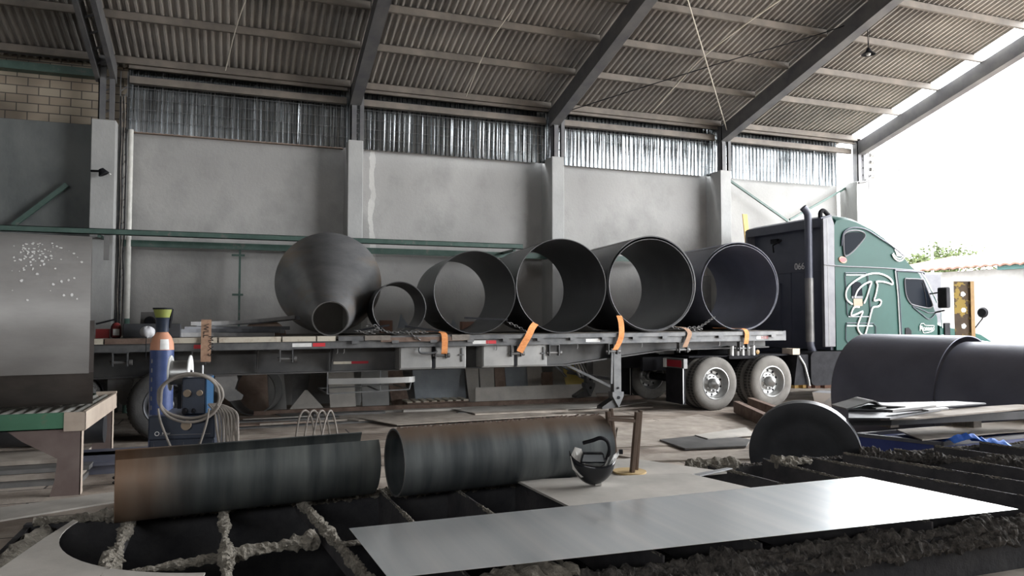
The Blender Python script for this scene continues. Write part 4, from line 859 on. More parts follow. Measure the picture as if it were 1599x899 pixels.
# chains
def chain(pts, label, r=.018, wire=.006):
    P = catmull(pts, 10); b = MB(); L_ = 0; last = P[0]; k = 0; step = r*2.6
    for i in range(1, len(P)):
        while (P[i]-last).length >= step:
            d = (P[i]-last).normalized(); c = last+d*step/2; x, y = ortho(d)
            if k % 2: x, y = y, x
            b.tube([c+d*(r*1.7*math.cos(a*math.pi/4))+x*(r*math.sin(a*math.pi/4)) for a in range(8)], wire, 5, True); last = last+d*step; k += 1
    return tag(b.build('load_chain', M['grey_steel']), label, 'chain')
chain([dk(-4.2, .05, .2), dk(-3.95, -.0, .08), dk(-3.9, -.08, .02)], 'short chain hanging between the second and middle rings')
chain([dk(.0, .03, .28), dk(-.3, .0, .12), dk(-.55, -.03, .05)], 'chain slanting up to the ring nearest the cab')
chain([dk(-6.75, .0, .09), dk(-6.6, -.02, .05), dk(-6.4, -.01, .1), dk(-6.2, -.03, .05), dk(-5.8, -.04, .05), dk(-5.6, -.05, .04)], 'rusty chain lying along the deck edge below the smallest ring')
chain([dk(-5.95, -.04, .06), dk(-5.85, -.07, .0), dk(-5.7, -.075, -.1)], 'chain end drooping over the rail below the smallest ring', .02, .009)
chain([dk(-6.6, .05, .14), dk(-6.45, .0, .16), dk(-6.35, .04, .08), dk(-6.5, .08, .05), dk(-6.6, .02, .04), dk(-6.4, -.02, .03)], 'tangle of chain beside the mouth of the cone', .02)
chain([dk(-1.0, -.0, .1), dk(-.8, -.02, .06), dk(-.5, -.03, .08), dk(-.3, -.02, .04), dk(-.6, .0, .03)], 'heaped chain beside the frayed brown strap', .02)
# black hold-down bars
b = MB(); b.bar(dk(-6.75, .06, .07), dk(-6.2, .04, .16), .02, .03); tag(b.build('lashing_bar', M['black']), 'short black bar between the cone mouth and the smallest ring', 'bar')
b = MB(); b.bar(dk(-5.95, .03, .14), dk(-5.4, -.0, .06), .02, .03); tag(b.build('lashing_bar', M['black']), 'black bar across the smallest ring towards the bright orange strap', 'bar')
b = MB(); b.bar(dk(-4.95, .06, .27), dk(-4.2, .05, .24), .02, .03); tag(b.build('lashing_bar', M['black']), 'black bar across the ring right of the smallest one', 'bar')
# flat bars bundle left
for k in range(6):
    b = MB(); r_ = 2.6-.1*k; zz = dz(-9)+.03+.035*k; pts = [tw(-9.4+1.5*(i/14)+.08*k, .35+.28*math.sin(math.pi*i/14)+.05*k, zz+.10*(i/14)**2*(k > 3)+.03*math.sin(k*2)) for i in range(15)]
    for i in range(14): b.bar(pts[i], pts[i+1], .012, .055)
    tag(b.build('curved_flat_bar', M['black_steel'] if k % 2 else M['grey_steel']), ('lowest', 'second lowest', 'third lowest', 'third highest', 'second highest', 'topmost')[k]+' curved flat bar in the bundle under the wide orange strap', 'bar', 'curved flat bars on the rear deck')
b = MB(); b.box((-9.95, .3, dz(-9)), (-9.2, .5, dz(-9)+.20), frame(TP, TU, TV)); tag(b.build('steel_channel', M['black_steel'], bevel=.01), 'dark steel block lying behind the gas cylinder on the deck', 'channel')
# items on the deck edge near the rear
root = thing('fire_extinguisher', tw(-10.1, .5, dz(-10)), 'small red extinguisher lying on the rear deck beside the rolled plate', 'extinguisher')
c = tw(-10.12, .45, dz(-10)+.075)
b = MB(); b.lathe([(0, 0), (.05, .0), (.07, .02), (.07, .16), (.05, .2), (.02, .22), (0, .22)], tw(-10.05, .45, dz(-10)), (0, 0, 1), 20); b.build('body', M['redbox'], root, smooth=True)
b = MB(); b.box((-10.30, .4, dz(-10)), (-10.13, .55, dz(-10)+.13), frame(TP, TU, TV)); b.build('bracket', M['redbox'], root)
b = MB(); b.tube([tw(-10.05, .45, dz(-10)+.2), tw(-10.05, .42, dz(-10)+.27), tw(-10.3, .42, dz(-10)+.2)], .012, 6); b.build('hose', M['black'], root)
b = MB(); b.box((-10.08, .37, dz(-10)+.04), (-10.0, .379, dz(-10)+.13), frame(TP, TU, TV)); b.build('paper_label', M['whitep'], root)
root = thing('switch_plate', gy(230, 500, 14.9), 'square dark plate with a round knob standing behind the gas cylinder', 'plate')
q0 = gy(219, 512, 13.9); b = MB(); b.hexa([gy(x, y, Y) for x, y, Y in ((218, 519, 13.85), (241, 519, 13.85), (241, 519, 13.9), (218, 519, 13.9), (220, 487, 13.95), (243, 487, 13.95), (243, 487, 14.0), (220, 487, 14.0))]); b.build('panel', M['grey_steel'], root)
b = MB(); c = gy(234, 502, 13.83); b.lathe([(0, .05), (.07, .05), (.09, 0), (0, 0)], c, (0, -1, 0), 20); b.bar(c, gy(246, 505, 13.8), .03, .03); b.build('knob', M['black'], root)
# crumpled bag
def blob(c, rx, ry, rz__, seed, m, name, n=18, rough=.16):
    rr = random.Random(seed); c = Vector(c); vs = []; fs = []
    ph = [(rr.uniform(0, 6), rr.randint(2, 5), rr.randint(1, 4), rr.uniform(.3, 1)) for _ in range(6)]
    for i in range(n+1):
        th = math.pi*i/n
        for k in range(2*n):
            a = math.pi*k/n; s = 1+rough*sum(w_*math.sin(p_+f1*a)*math.sin(f2*th) for p_, f1, f2, w_ in ph)/2
            vs.append(c+Vector((rx*s*math.sin(th)*math.cos(a), ry*s*math.sin(th)*math.sin(a), rz__*s*math.cos(th))))
    for i in range(n):
        for k in range(2*n): a = i*2*n+k; d = i*2*n+(k+1) % (2*n); fs.append((a, d, d+2*n, a+2*n))
    b = MB(); b.add(vs, fs); return b.build(name, m, smooth=True)
p = tw(-9.62, .12, dz(-9.6)+.085); o = blob(p, .10, .09, .085, 5, M['bag'], 'plastic_bag'); tag(o, 'crumpled white plastic bag on the deck edge left of the gas cylinder', 'bag')
b = MB(); b.tube([p+Vector((.0, -.17, -.06)), p+Vector((.0, -.19, -.14)), p+Vector((0, -.19, -.36))], .006, 5); tag(b.build('tie_cord', M['black']), 'thin black cord hanging over the rail below the white bag', 'cord')
# things behind the load, on the far deck
for (x0, x1, y0, y1, v, m, nm, lab) in ((595, 613, 500, 512, 2.2, 'brown', 'cardboard_block', 'brown block seen through the smallest ring'), (722, 745, 502, 512, 2.3, 'brown', 'cardboard_block', 'brown block seen through the second ring')):
    a = gp(x0, y1, TP+TV*v, TV); c = gp(x1, y0, TP+TV*v, TV); b = MB(); d = Vector((0, .18, 0)); A = Vector((a.x, a.y, dz(-5.5))); B = Vector((c.x, c.y, dz(-5.5))); H_ = Vector((0, 0, c.z-dz(-5.5)))
    b.hexa([A, B, B+d, A+d, A+H_, B+H_, B+d+H_, A+d+H_]); tag(b.build(nm, M[m]), lab, 'block')
for (pts, lab) in ((((621, 512), (640, 512), (626, 490)), 'grey triangular plate standing behind the smallest ring'), (((702, 512), (716, 512), (708, 498)), 'small grey triangular plate seen through the second ring'), (((893, 517), (932, 517), (912, 508)), 'pale triangular scrap behind the middle and tallest rings')):
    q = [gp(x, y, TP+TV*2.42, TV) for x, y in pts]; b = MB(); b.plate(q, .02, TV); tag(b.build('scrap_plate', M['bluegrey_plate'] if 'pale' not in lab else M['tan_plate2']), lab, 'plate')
for k, (x, y) in enumerate(((430, 526), (500, 526))):
    pass
b = MB(); a = tw(-8.0, .9, dz(-8)); b.lathe([(0, 0), (.33, 0), (.33, .02), (0, .02)], a+Vector((0, 0, .0)), (0, -.35, 1), 24, 0, math.pi, (1, 0, 0)); 
b = MB(); b.prism([(.33*math.cos(t_*math.pi/12), .26*math.sin(t_*math.pi/12)) for t_ in range(13)], a, TU, (0, .3, 1), TV*.02); tag(b.build('scrap_plate', M['rust_plate']), 'half-round brown plate standing left of the cone', 'plate')
# yellow plank behind the cab
b = MB(); A = gy(1168, 385, 14.9); B = gy(1160, 334, 14.95); Ez = Vector((0, 0, -1)); A0 = Vector((A.x+.25, 14.85, 0)); b.hexa([A0, A0+Vector((.13, 0, 0)), A0+Vector((.13, .03, 0)), A0+Vector((0, .03, 0)), B, B+Vector((.13, 0, 0)), B+Vector((.13, .03, 0)), B+Vector((0, .03, 0))]); tag(b.build('timber_plank', M['yellow_wood']), 'yellow timber plank leaning against the wall behind the sleeper', 'plank')
# ------------------------------------------------------------------ cutting table in the foreground
ct = thing('cutting_table', (2.4, 3.5, 0), 'long dark cutting table with slag-crusted slats under the bright sheet', 'table')
from mathutils import noise as MN
def crust(p0, p1, r, seed, dens=.012, jit=.5, flat=.8):
    rr = random.Random(seed); p0 = Vector(p0); p1 = Vector(p1); n = max(6, int((p1-p0).length/dens)); n8 = 12
    d = (p1-p0).normalized(); x, y = ortho(d); vs = []; ph = rr.uniform(0, 90)
    for i in range(n+1):
        t = i/n; c = p0.lerp(p1, t); big = 1+.9*MN.noise(Vector((ph+t*(p1-p0).length*3.2, 0, 0)))
        for k in range(n8):
            a = 2*math.pi*k/n8; dirv = x*math.cos(a)+y*math.sin(a)
            q = Vector((t*(p1-p0).length/r*.9+ph, math.cos(a)*1.3, math.sin(a)*1.3)); s_ = 1+jit*(1.3*MN.noise(q)+.9*MN.noise(q*2.7)+.6*MN.noise(q*6.1))
            vs.append(c+dirv*(r*max(.45, big)*max(.35, s_)))
    fs = [(i*n8+k, i*n8+(k+1) % n8, (i+1)*n8+(k+1) % n8, (i+1)*n8+k) for i in range(n) for k in range(n8)]
    fs += [tuple(reversed(range(n8))), tuple(n*n8+k for k in range(n8))]
    b = MB(); b.add(vs, fs); return b
TX0, TX1, TY0, TY1, TZ = -1.0, 6.3, 2.74, 4.50, .70
b = MB(); b.box((TX0, TY1-.06, .05), (TX1, TY1, TZ-.04)); b.build('rear_side', M['pit'], ct)
b = MB(); b.box((TX0, TY0, .05), (TX1, TY0+.03, TZ-.06)); b.build('front_side', M['pit'], ct)
b = MB(); b.box((TX0, TY0, .05), (TX0+.03, TY1, TZ-.05)); b.build('end_side', M['pit'], ct)
b = MB(); b.box((TX1-.03, TY0, .05), (TX1, TY1, TZ-.05)); b.build('end_side', M['pit'], ct)
b = MB(); b.box((TX0, TY0, .05), (TX1, TY1, .09)); b.build('tray', M['pit'], ct)
b = MB(); b.box((1.2, 2.0, .40), (TX1, TY0-.005, .43)); b.build('front_ledge', M['tan_plate'], ct)
b = MB()
for x in (1.4, 3.8, 6.1): b.box((x, 2.1, 0), (x+.08, 2.18, .40))
b.build('ledge_leg', M['pit'], ct)
for x in (-.9, 1.6, 4.0, 6.2):
    b = MB(); b.box((x-.04, 2.78, 0), (x+.04, 2.86, .06)); b.box((x-.04, 4.38, 0), (x+.04, 4.46, .06)); b.build('foot', M['pit'], ct)
slats = [(-.49, -.46, .026, 0), (-.06, -.01, .021, 0), (.33, .50, .022, 0), (.80, .86, .012, 1), (1.22, 1.27, .012, 1), (1.66, 1.70, .012, 1), (2.12, 2.2, .010, 1), (2.67, 2.87, .010, 1), (3.05, 3.22, .012, 1), (3.55, 3.62, .012, 1), (3.90, 4.22, .011, 1), (4.28, 4.66, .011, 1), (4.78, 5.05, .012, 1), (5.2, 5.5, .012, 1), (5.7, 5.85, .012, 1)]
for i, (xb, xf, r, thin) in enumerate(slats):
    b = MB(); h = .24 if thin else .08
    b.hexa([(xb-.005, 4.44, TZ-h), (xb+.005, 4.44, TZ-h), (xf+.005, TY0+.03, TZ-h), (xf-.005, TY0+.03, TZ-h), (xb-.005, 4.44, TZ+.008), (xb+.005, 4.44, TZ+.008), (xf+.005, TY0+.03, TZ+.008), (xf-.005, TY0+.03, TZ+.008)])
    s_ = b.build('slat', M['slat'], ct)
    crust((xb, 4.43, TZ+.002), (xf, TY0+.05, TZ+.002), r*(.62 if thin else 1), i+3, .012 if thin else .009, .6).build('slag_crust', M['slag'], s_)
crust((-.95, 4.42, TZ-.02), (2.6, 4.46, TZ-.02), .028, 31, .012, .5).build('rear_slag_rim', M['slag'], ct)
crust((2.6, 4.46, TZ-.04), (6.3, 4.46, TZ-.04), .016, 38, .012, .5).build('rear_slag_rim', M['slag_dark'], ct)
crust((.55, TY0+.02, TZ-.05), (6.3, TY0+.02, TZ-.05), .036, 32, .010, .6).build('front_slag_rim', M['slag_dark'], ct)
crust((.7, TY0-.01, TZ-.10), (6.3, TY0-.01, TZ-.10), .035, 35, .010, .6).build('front_slag_rim', M['slag_dark'], ct)
crust((-.2, TY0+.05, TZ-.03), (1.3, TY0+.05, TZ-.03), .05, 33, .02, .4).build('front_slag_rim', M['slag'], ct)
for (a, c, r) in (((-.46, 3.42, TZ-.03), (-.03, 3.53, TZ-.03), .016), ((-.02, 3.50, TZ-.02), (.36, 3.62, TZ-.02), .024), ((.42, 3.53, TZ-.03), (2.6, 3.55, TZ-.05), .012)):
    crust(a, c, r, int(a[0]*50)+60, .014).build('cross_bar', M['slag'], ct)
crust((4.35, 4.35, TZ), (5.5, 3.45, TZ), .035, 41, .012, .6).build('slag_ridge', M['slag_dark'], ct)
crust((2.9, 4.42, TZ), (3.3, 4.40, TZ), .035, 42, .02, .6).build('slag_ridge', M['slag'], ct)
crust((3.55, 4.32, TZ), (3.85, 4.30, TZ), .03, 43, .02, .6).build('slag_ridge', M['slag'], ct)
# bright sheet
b = MB(); z0 = .765
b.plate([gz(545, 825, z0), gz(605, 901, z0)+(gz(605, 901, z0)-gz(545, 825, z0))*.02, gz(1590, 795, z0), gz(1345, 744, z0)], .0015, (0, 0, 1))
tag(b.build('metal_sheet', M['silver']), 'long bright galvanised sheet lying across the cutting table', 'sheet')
# plates under the mask
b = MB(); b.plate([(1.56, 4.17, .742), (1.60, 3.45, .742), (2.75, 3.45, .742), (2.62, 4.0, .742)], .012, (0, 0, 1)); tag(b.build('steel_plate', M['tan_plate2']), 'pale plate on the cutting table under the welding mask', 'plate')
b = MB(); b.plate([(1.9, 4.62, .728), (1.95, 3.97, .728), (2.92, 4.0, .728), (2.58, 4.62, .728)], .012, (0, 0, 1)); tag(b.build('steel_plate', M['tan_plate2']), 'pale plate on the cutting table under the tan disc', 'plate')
b = MB(); b.plate([(2.55, 3.95, .742), (2.6, 3.9, .742), (3.0, 4.05, .742), (2.98, 4.08, .742)], .006, (0, 0, 1)); tag(b.build('offcut_strip', M['bright']), 'bright narrow offcut beside the two pale plates', 'offcut')
c = gz(983, 736, .745); b = MB(); b.lathe([(0, 0), (.105, 0), (.105, .010), (0, .010)], (c.x, c.y, .7405), (0, 0, 1), 40); tag(b.build('round_disc', M['disc_tan']), 'thin tan disc under the small steel frame', 'disc')
# small upright frame
fz = .751; A = gz(985, 737, fz); root = thing('press_frame', (A.x, A.y, fz), 'small brown steel H frame standing on the tan disc', 'frame')
depA = (A-EYE).dot(_f)
def ff(x, y, dd=0.0): return gd(x, y, depA+dd)
b = MB(); b.bar(ff(987, 737), ff(995, 643), .025, .03, (0, 1, 0)); b.bar(ff(993, 733, .05), ff(1000, 640, .05), .02, .03, (0, 1, 0)); b.build('upright', M['bronze'], root, bevel=.003)
b = MB(); b.bar(ff(954, 722, .03), ff(949, 642, .03), .025, .03, (0, 1, 0)); b.bar(ff(961, 716, .1), ff(954, 638, .1), .02, .03, (0, 1, 0)); b.build('upright', M['bronze'], root, bevel=.003)
b = MB(); b.bar(ff(950, 654, .02), ff(996, 657, .0), .03, .022); b.bar(ff(953, 650, .08), ff(998, 650, .05), .02, .012); b.build('cross_bar', M['bronze'], root, bevel=.003)
# pipes on the rear edge of the table
def lying(pl, pr, Rr, t, name, label, zc, m='heat_pipe', a0=None, a1=None):
    pl = Vector((*pl, zc)); pr = Vector((*pr, zc)); ax = (pr-pl).normalized(); Ln = (pr-pl).length
    root = thing(name, pl-Vector((0, 0, Rr)), label, 'pipe')
    b = MB(); b.shell(pl, ax, Rr, Ln, t, 72, a0 or 0.0, a1, (0, 0, 1)); b.build('rolled_shell', M[m], root, smooth=True)
    return root, ax, Ln, pl
ptop = TZ+.022
pr_, ax, Ln, pl = lying((.83, 4.15), (2.17, 4.30), .186, .008, 'steel_pipe', 'closed heat-tinted steel pipe with a cut seam on the table edge', ptop+.186, 'pipe')
b = MB(); rr = random.Random(9)
for k in range(46):
    s = .02+Ln*k/46; a = math.radians(rr.uniform(-9, 3)); e = Vector((0, 0, math.cos(a)))+Vector((-ax.y, ax.x, 0))*(-math.sin(a)); c = pl+ax*s+e*.187; b.bar(c, c+ax*.018+e*rr.uniform(.002, .008), rr.uniform(.004, .014), .006, e)
b.build('cut_seam', M['rust'], pr_)
b = MB(); b.shell(pl-ax*.001, ax, .187, .004, .010, 64); b.build('cut_edge', M['grey_steel'], pr_, smooth=True)
# open trough pipe: opening upwards
th = 50; pt_, ax2, Ln2, pl2 = lying((-.545, 4.09), (.715, 4.27), .20, .007, 'open_pipe_trough', 'open rolled trough with rust patch at its left end on the table edge', ptop+.20, 'trough', math.radians(52), math.radians(308))
# welding mask
mp = gz(925, 757, .756); root = thing('welding_mask', mp, 'black and silver welding mask resting face down on the pale plate', 'mask')
FR_ = frame(mp, _r, Vector((_f.x, _f.y, 0)))   # x right, y away, z up
def mk(p): return FR_ @ Vector(p)
W2 = .132; vs = []; nu, nv = 24, 12
# half-bowl: shell curved like a face shield lying on its face
for j in range(nv+1):
    ph = math.radians(90*j/nv)   # 0 = bottom keel, 90 = rim
    for i in range(nu+1):
        a = math.pi*i/nu  # left to right round the front
        x = -W2*math.cos(a)*math.sin(ph)**.8; y = -.09*math.sin(a)*math.sin(ph)**.8
        z = .17*(1-math.cos(ph))**.8*(1.0-.30*math.sin(a))*(1+.12*math.cos(a))+.003
        vs.append(mk((x, y, z)))
fs = [(j*(nu+1)+i, j*(nu+1)+i+1, (j+1)*(nu+1)+i+1, (j+1)*(nu+1)+i) for j in range(nv) for i in range(nu)]
b = MB(); b.add(vs, fs); o = b.build('front_shell', M['gloss_black'], root, smooth=True); so = o.modifiers.new('t', 'SOLIDIFY'); so.thickness = .004
b = MB(); b.add([mk(p) for p in ((-.128, -.03, .165), (-.118, -.05, .10), (-.07, -.062, .055), (-.03, -.045, .06), (-.045, .0, .13), (-.06, .02, .20), (-.10, .0, .215))], [(0, 1, 2, 3, 4, 5, 6)]); o = b.build('silver_side', M['ceramic'], root); so = o.modifiers.new('t', 'SOLIDIFY'); so.thickness = .003
b = MB(); b.add([mk(p) for p in ((W2-.01, -.02, .17), (W2+.03, .03, .19), (W2+.035, .05, .17), (.10, .07, .07), (.05, .06, .01), (.07, -.03, .06))], [(0, 1, 2, 3, 4, 5)]); o = b.build('silver_side', M['whitep'], root); so = o.modifiers.new('t', 'SOLIDIFY'); so.thickness = .004
b = MB(); pts = catmull([mk(p) for p in ((-.05, .02, .235), (.0, .0, .252), (.045, -.01, .268), (.085, .0, .25), (.10, .01, .20), (.085, .02, .14))], 6); b.tube(pts, .011, 8); b.build('head_band', M['black'], root, smooth=True)
b = MB(); b.tube(catmull([mk(p) for p in ((-.10, .03, .2), (-.08, .02, .14), (-.04, .0, .11), (.02, -.01, .10), (.07, .0, .11), (.10, .02, .17))], 5), .009, 8); b.build('inner_band', M['chrome'], root, smooth=True)
b = MB(); b.prism([(-.075, .1), (.075, .1), (.06, .16), (-.06, .16)], mk((0, -.045, .03)), _r, (0, 0, 1), Vector((_f.x, _f.y, 0))*.05); b.build('lens_box', M['gloss_black'], root, bevel=.01)
b = MB(); b.lathe([(0, 0), (.014, 0), (.014, .02), (0, .02)], mk((W2+.025, .02, .185)), _r, 10); b.build('knob', M['black'], root)
b = MB(); b.box((.015, -.02, 0), (.05, .03, .03), FR_); b.build('chin_pad', M['ceramic'], root)
# pale offcut with a round cut-out at the left end
cx, cy, cr = .10, 3.93, .83; arc = [(cx+cr*math.cos(math.radians(a)), cy+cr*math.sin(math.radians(a))) for a in range(166, 258, 5)]
poly = [(-.73, 4.16)]+arc+[(-.16, 2.6), (-.98, 2.45), (-.86, 3.4), (-.79, 3.85)]
b = MB(); b.prism(poly, (0, 0, TZ+.028), (1, 0, 0), (0, 1, 0), (0, 0, .006)); tag(b.build('crescent_offcut', M['tan_plate2']), 'pale plate offcut with a large round cut-out at the left of the table', 'offcut')
# bent slag-crusted flap hanging at the left end
q = [gd(80, 800, 3.95), gd(20, 862, 3.35), gd(-12, 905, 3.1), gd(25, 868, 3.25), gd(80, 842, 3.6), gd(88, 815, 3.85)]
b = MB(); a_, c_ = gd(85, 803, 3.95), gd(-20, 880, 3.2); n = 14; rr = random.Random(4); top = [a_.lerp(c_, i/n)+Vector((rr.uniform(-.01, .01), 0, rr.uniform(-.012, .012))) for i in range(n+1)]; bot = [gd(86, 830, 3.8).lerp(gd(0, 905, 3.1), i/n)+Vector((0, 0, rr.uniform(-.01, .01))) for i in range(n+1)]
mid = [(t+u_)/2+Vector((-.03, .02, .012+rr.uniform(-.01, .01))) for t, u_ in zip(top, bot)]
vs = top+mid+bot; fs = [(i, i+1, n+2+i, n+1+i) for i in range(n)]+[(n+1+i, n+2+i, 2*n+3+i, 2*n+2+i) for i in range(n)]
b.add(vs, fs); o = b.build('bent_plate', M['slag'], None, smooth=True); so = o.modifiers.new('t', 'SOLIDIFY'); so.thickness = .012; tag(o, 'bent crusted plate sticking up at the left corner of the table', 'plate')

# ------------------------------------------------------------------ roller table and rolled plate at the left
rt = thing('roller_table', (-3.2, 9.4, 0), 'green roller table with tapered brown legs at the left edge', 'table')
X1 = -1.38; Y0, Y1_ = 8.32, 10.38
b = MB(); b.box((-6.5, Y0, .64), (X1-.18, Y0+.03, .80)); b.box((-6.5, Y0, .64), (X1-.18, Y0+.10, .65)); b.build('front_rail', M['rtable_green'], rt)
b = MB(); b.box((-6.5, Y1_-.03, .64), (X1, Y1_, .80)); b.build('rear_rail', M['rtable_green'], rt)
b = MB(); b.box((X1-.18, Y0-.005, .62), (X1, Y0+.04, .80)); b.box((X1-.03, Y0, .62), (X1, Y1_, .80)); b.box((X1-.22, Y1_-.06, .76), (X1, Y1_, .82)); b.build('end_frame', M['rtable_tan'], rt)
for k in range(42):
    x = X1-.12-k*.105; b = MB(); b.cyl((x, Y0+.05, .757), (x, Y1_-.05, .757), .034, n=14); b.build('roller', M['roller'], rt, smooth=True)
for x, s in ((X1-.03, 1), (-5.8, 1)):
    for y in (Y0+.01, Y1_-.12):
        b = MB(); b.prism([(0, 0), (0, .64), (-.62, .64), (-.50, .54), (-.30, .42), (-.20, .36), (-.22, .15), (-.26, 0)], (x, y, 0), (1, 0, 0), (0, 0, 1), (0, .015, 0)); lg = b.build('leg', M['rtable_leg'], rt)
        b = MB(); b.box((x-.008, y-.0, 0), (x+.0, y+.12, .64)); b.build('flange', M['rtable_tan'], lg)
# big rolled plate: right end square to the camera, lower front open
az = math.radians(9.0); dax = Vector((math.cos(az), math.sin(az), 0)); dr = .90; c = gd(141, 511, 8.0); cc = Vector((c.x, c.y, .79+dr))
root = thing('rolled_plate_drum', cc-dax*4-Vector((0, 0, dr)), 'huge grey rolled plate resting on the roller table at the left', 'drum')
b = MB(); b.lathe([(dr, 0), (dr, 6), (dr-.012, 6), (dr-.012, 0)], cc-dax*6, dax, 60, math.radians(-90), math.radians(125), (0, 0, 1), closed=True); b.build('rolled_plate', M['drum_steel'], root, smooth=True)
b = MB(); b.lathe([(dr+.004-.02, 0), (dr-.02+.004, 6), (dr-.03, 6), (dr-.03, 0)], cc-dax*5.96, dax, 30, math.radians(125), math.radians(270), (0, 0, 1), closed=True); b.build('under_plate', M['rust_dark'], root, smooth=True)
rr = random.Random(21); b = MB()
for k in range(95):
    if k < 70: a = math.radians(rr.gauss(-42 if False else 0, 1)); px = rr.gauss(55, 18); py = abs(rr.gauss(0, 18))+379
    else: px = rr.uniform(5, 130); py = rr.uniform(400, 470)
    # point on the front of the drum
    d = ray(px, py); # intersect ray with cylinder
    e = EYE-cc; d2 = d-dax*d.dot(dax); e2 = e-dax*e.dot(dax); A_ = d2.dot(d2); B_ = 2*d2.dot(e2); C_ = e2.dot(e2)-(dr+.001)**2; D_ = B_*B_-4*A_*C_
    if D_ < 0: continue
    t_ = (-B_-math.sqrt(D_))/(2*A_); h = EYE+d*t_; nrm = (h-cc); nrm -= dax*nrm.dot(dax); nrm.normalize(); s = rr.uniform(.004, .014); x = dax; y = nrm.cross(dax)
    n6 = [h+x*(s*rr.uniform(.5, 1.3)*math.cos(q_*1.047))+y*(s*rr.uniform(.5, 1.6)*math.sin(q_*1.047)) for q_ in range(6)]; b.add(n6+[p+nrm*.002 for p in n6], [tuple(range(6)), (11, 10, 9, 8, 7, 6)]+[(i, (i+1) % 6, 6+(i+1) % 6, 6+i) for i in range(6)])
b.build('scale_flakes', M['whitep'], root, kind='stuff')
# slabs below the roller table
for k, (z, y0, y1, x1, m) in enumerate(((.0, 8.9, 9.9, -1.5, 'grey_steel'), (.05, 9.0, 9.9, -1.52, 'tan_plate'), (.10, 9.1, 10.0, -1.46, 'grey_steel'), (.15, 9.35, 10.1, -1.6, 'tan_plate'))):
    b = MB(); b.box((-6, y0, z), (x1, y1, z+.045)); tag(b.build('steel_slab', M[m]), ('lowest grey', 'second tan', 'third grey', 'topmost tan')[k]+' slab in the stack under the roller table', 'slab')
b = MB(); b.cyl((-6, 9.95, .42), (-1.45, 10.0, .42), .17, n=24); tag(b.build('steel_shaft', M['black_steel'], smooth=True), 'thick dark shaft under the roller table', 'shaft')
b = MB(); b.box((-1.62, 9.35, .0), (-.6, 9.4, .24)); b.box((-1.62, 9.35, .21), (-.6, 9.6, .24)); b.box((-1.5, 9.30, .1), (-.6, 9.35, .13)); tag(b.build('steel_channel', M['black_steel2']), 'dark channel on the floor between the roller table leg and the trough', 'channel')
b = MB(); b.tube(catmull([(-1.0+.16*math.cos(a*.5), 8.6+.16*math.sin(a*.5), .02+.004*a) for a in range(24)], 2), .01, 6); tag(b.build('hose_coil', M['black']), 'small black hose coil on the floor left of the trough', 'hose')

# ------------------------------------------------------------------ welding set
wx = -.62; wy = 6.35; root = thing('welding_machine', (wx+.25, wy+.3, 0), 'dark blue welding machine with vented front behind the trough', 'welder')
yw = math.radians(-6); FW = Matrix.Translation((wx, wy, 0)) @ Matrix.Rotation(yw, 4, 'Z')
def wb(b0, b1): 
    b = MB(); b.box(b0, b1, FW); return b
wb((0, 0, .12), (.47, .8, .78)).build('body', M['welder'], root, bevel=.012)
wb((-.005, -.02, .78), (.475, .1, .96)).build('control_panel', M['welder'], root, bevel=.012)
wb((0.02, .1, .78), (.46, .75, .94)).build('top_cover', M['welder'], root, bevel=.02)
wb((.08, -.028, .815), (.44, -.02, .82)).build('panel_line', M['fairing'], root)
b = MB()
for i in range(4):
    for k in range(10): b.box((.04+.105*i, -.006, .26+.05*k), (.13+.105*i, .0, .262+.05*k), FW)
for i in range(5): b.box((.035+.105*i, -.006, .24), (.037+.105*i, .0, .76), FW)
b.build('vent_grille', M['fairing'], root)
b = MB(); b.cyl(FW @ Vector((.27, -.02, .89)), FW @ Vector((.27, -.06, .89)), .036, n=16); b.build('dial_knob', M['knob'], root)
b = MB(); b.lathe([(.012, 0), (.017, 0), (.017, .003), (.012, .003)], FW @ Vector((.06, -.022, .83)), (0, -1, 0), 16, closed=True); b.build('round_logo', M['whitep'], root)
text_mesh('Miller', .026, M['whitep'], 'logo_lettering', root, root_matrix(root).inverted() @ FW @ frame((.125, -.0225, .821), (1, 0, 0), (0, 0, 1)), .001)
for x in (0, .42):
    b = MB(); b.cyl(FW @ Vector((x, .6, .12)), FW @ Vector((x+.05, .6, .12)), .12, n=20); b.build('cart_wheel', M['black'], root)
    b = MB(); b.cyl(FW @ Vector((x, .1, .06)), FW @ Vector((x+.05, .1, .06)), .06, n=14); b.build('cart_wheel', M['black'], root)
wb((-.02, 0, .08), (.49, 1.1, .12)).build('cart_base', M['black'], root)
# wire feeder
root = thing('wire_feeder', FW @ Vector((.22, .02, .96)), 'small dark blue wire feeder with two knobs on top of the welding machine', 'feeder')
wb((.225, .02, .965), (.395, .4, 1.25)).build('body', M['welder'], root, bevel=.008)
wb((.395, .02, .97), (.405, .4, 1.24)).build('side_panel', M['welder_blue'], root)
for x, z, r in ((.265, 1.13, .028), (.355, 1.13, .022)):
    b = MB(); b.cyl(FW @ Vector((x, .02, z)), FW @ Vector((x, -.01, z)), r, n=14); b.build('knob', M['knob'], root)
b = MB(); b.cyl(FW @ Vector((.25, .02, 1.0)), FW @ Vector((.25, -.03, .99)), .018, n=10); b.cyl(FW @ Vector((.31, .02, 1.0)), FW @ Vector((.31, -.02, .99)), .012, n=10); b.build('socket', M['black'], root)
b = MB(); b.tube([FW @ Vector((.36, .1, 1.25)), FW @ Vector((.36, .1, 1.34))], .008, 6); b.build('guide_rod', M['bright'], root)
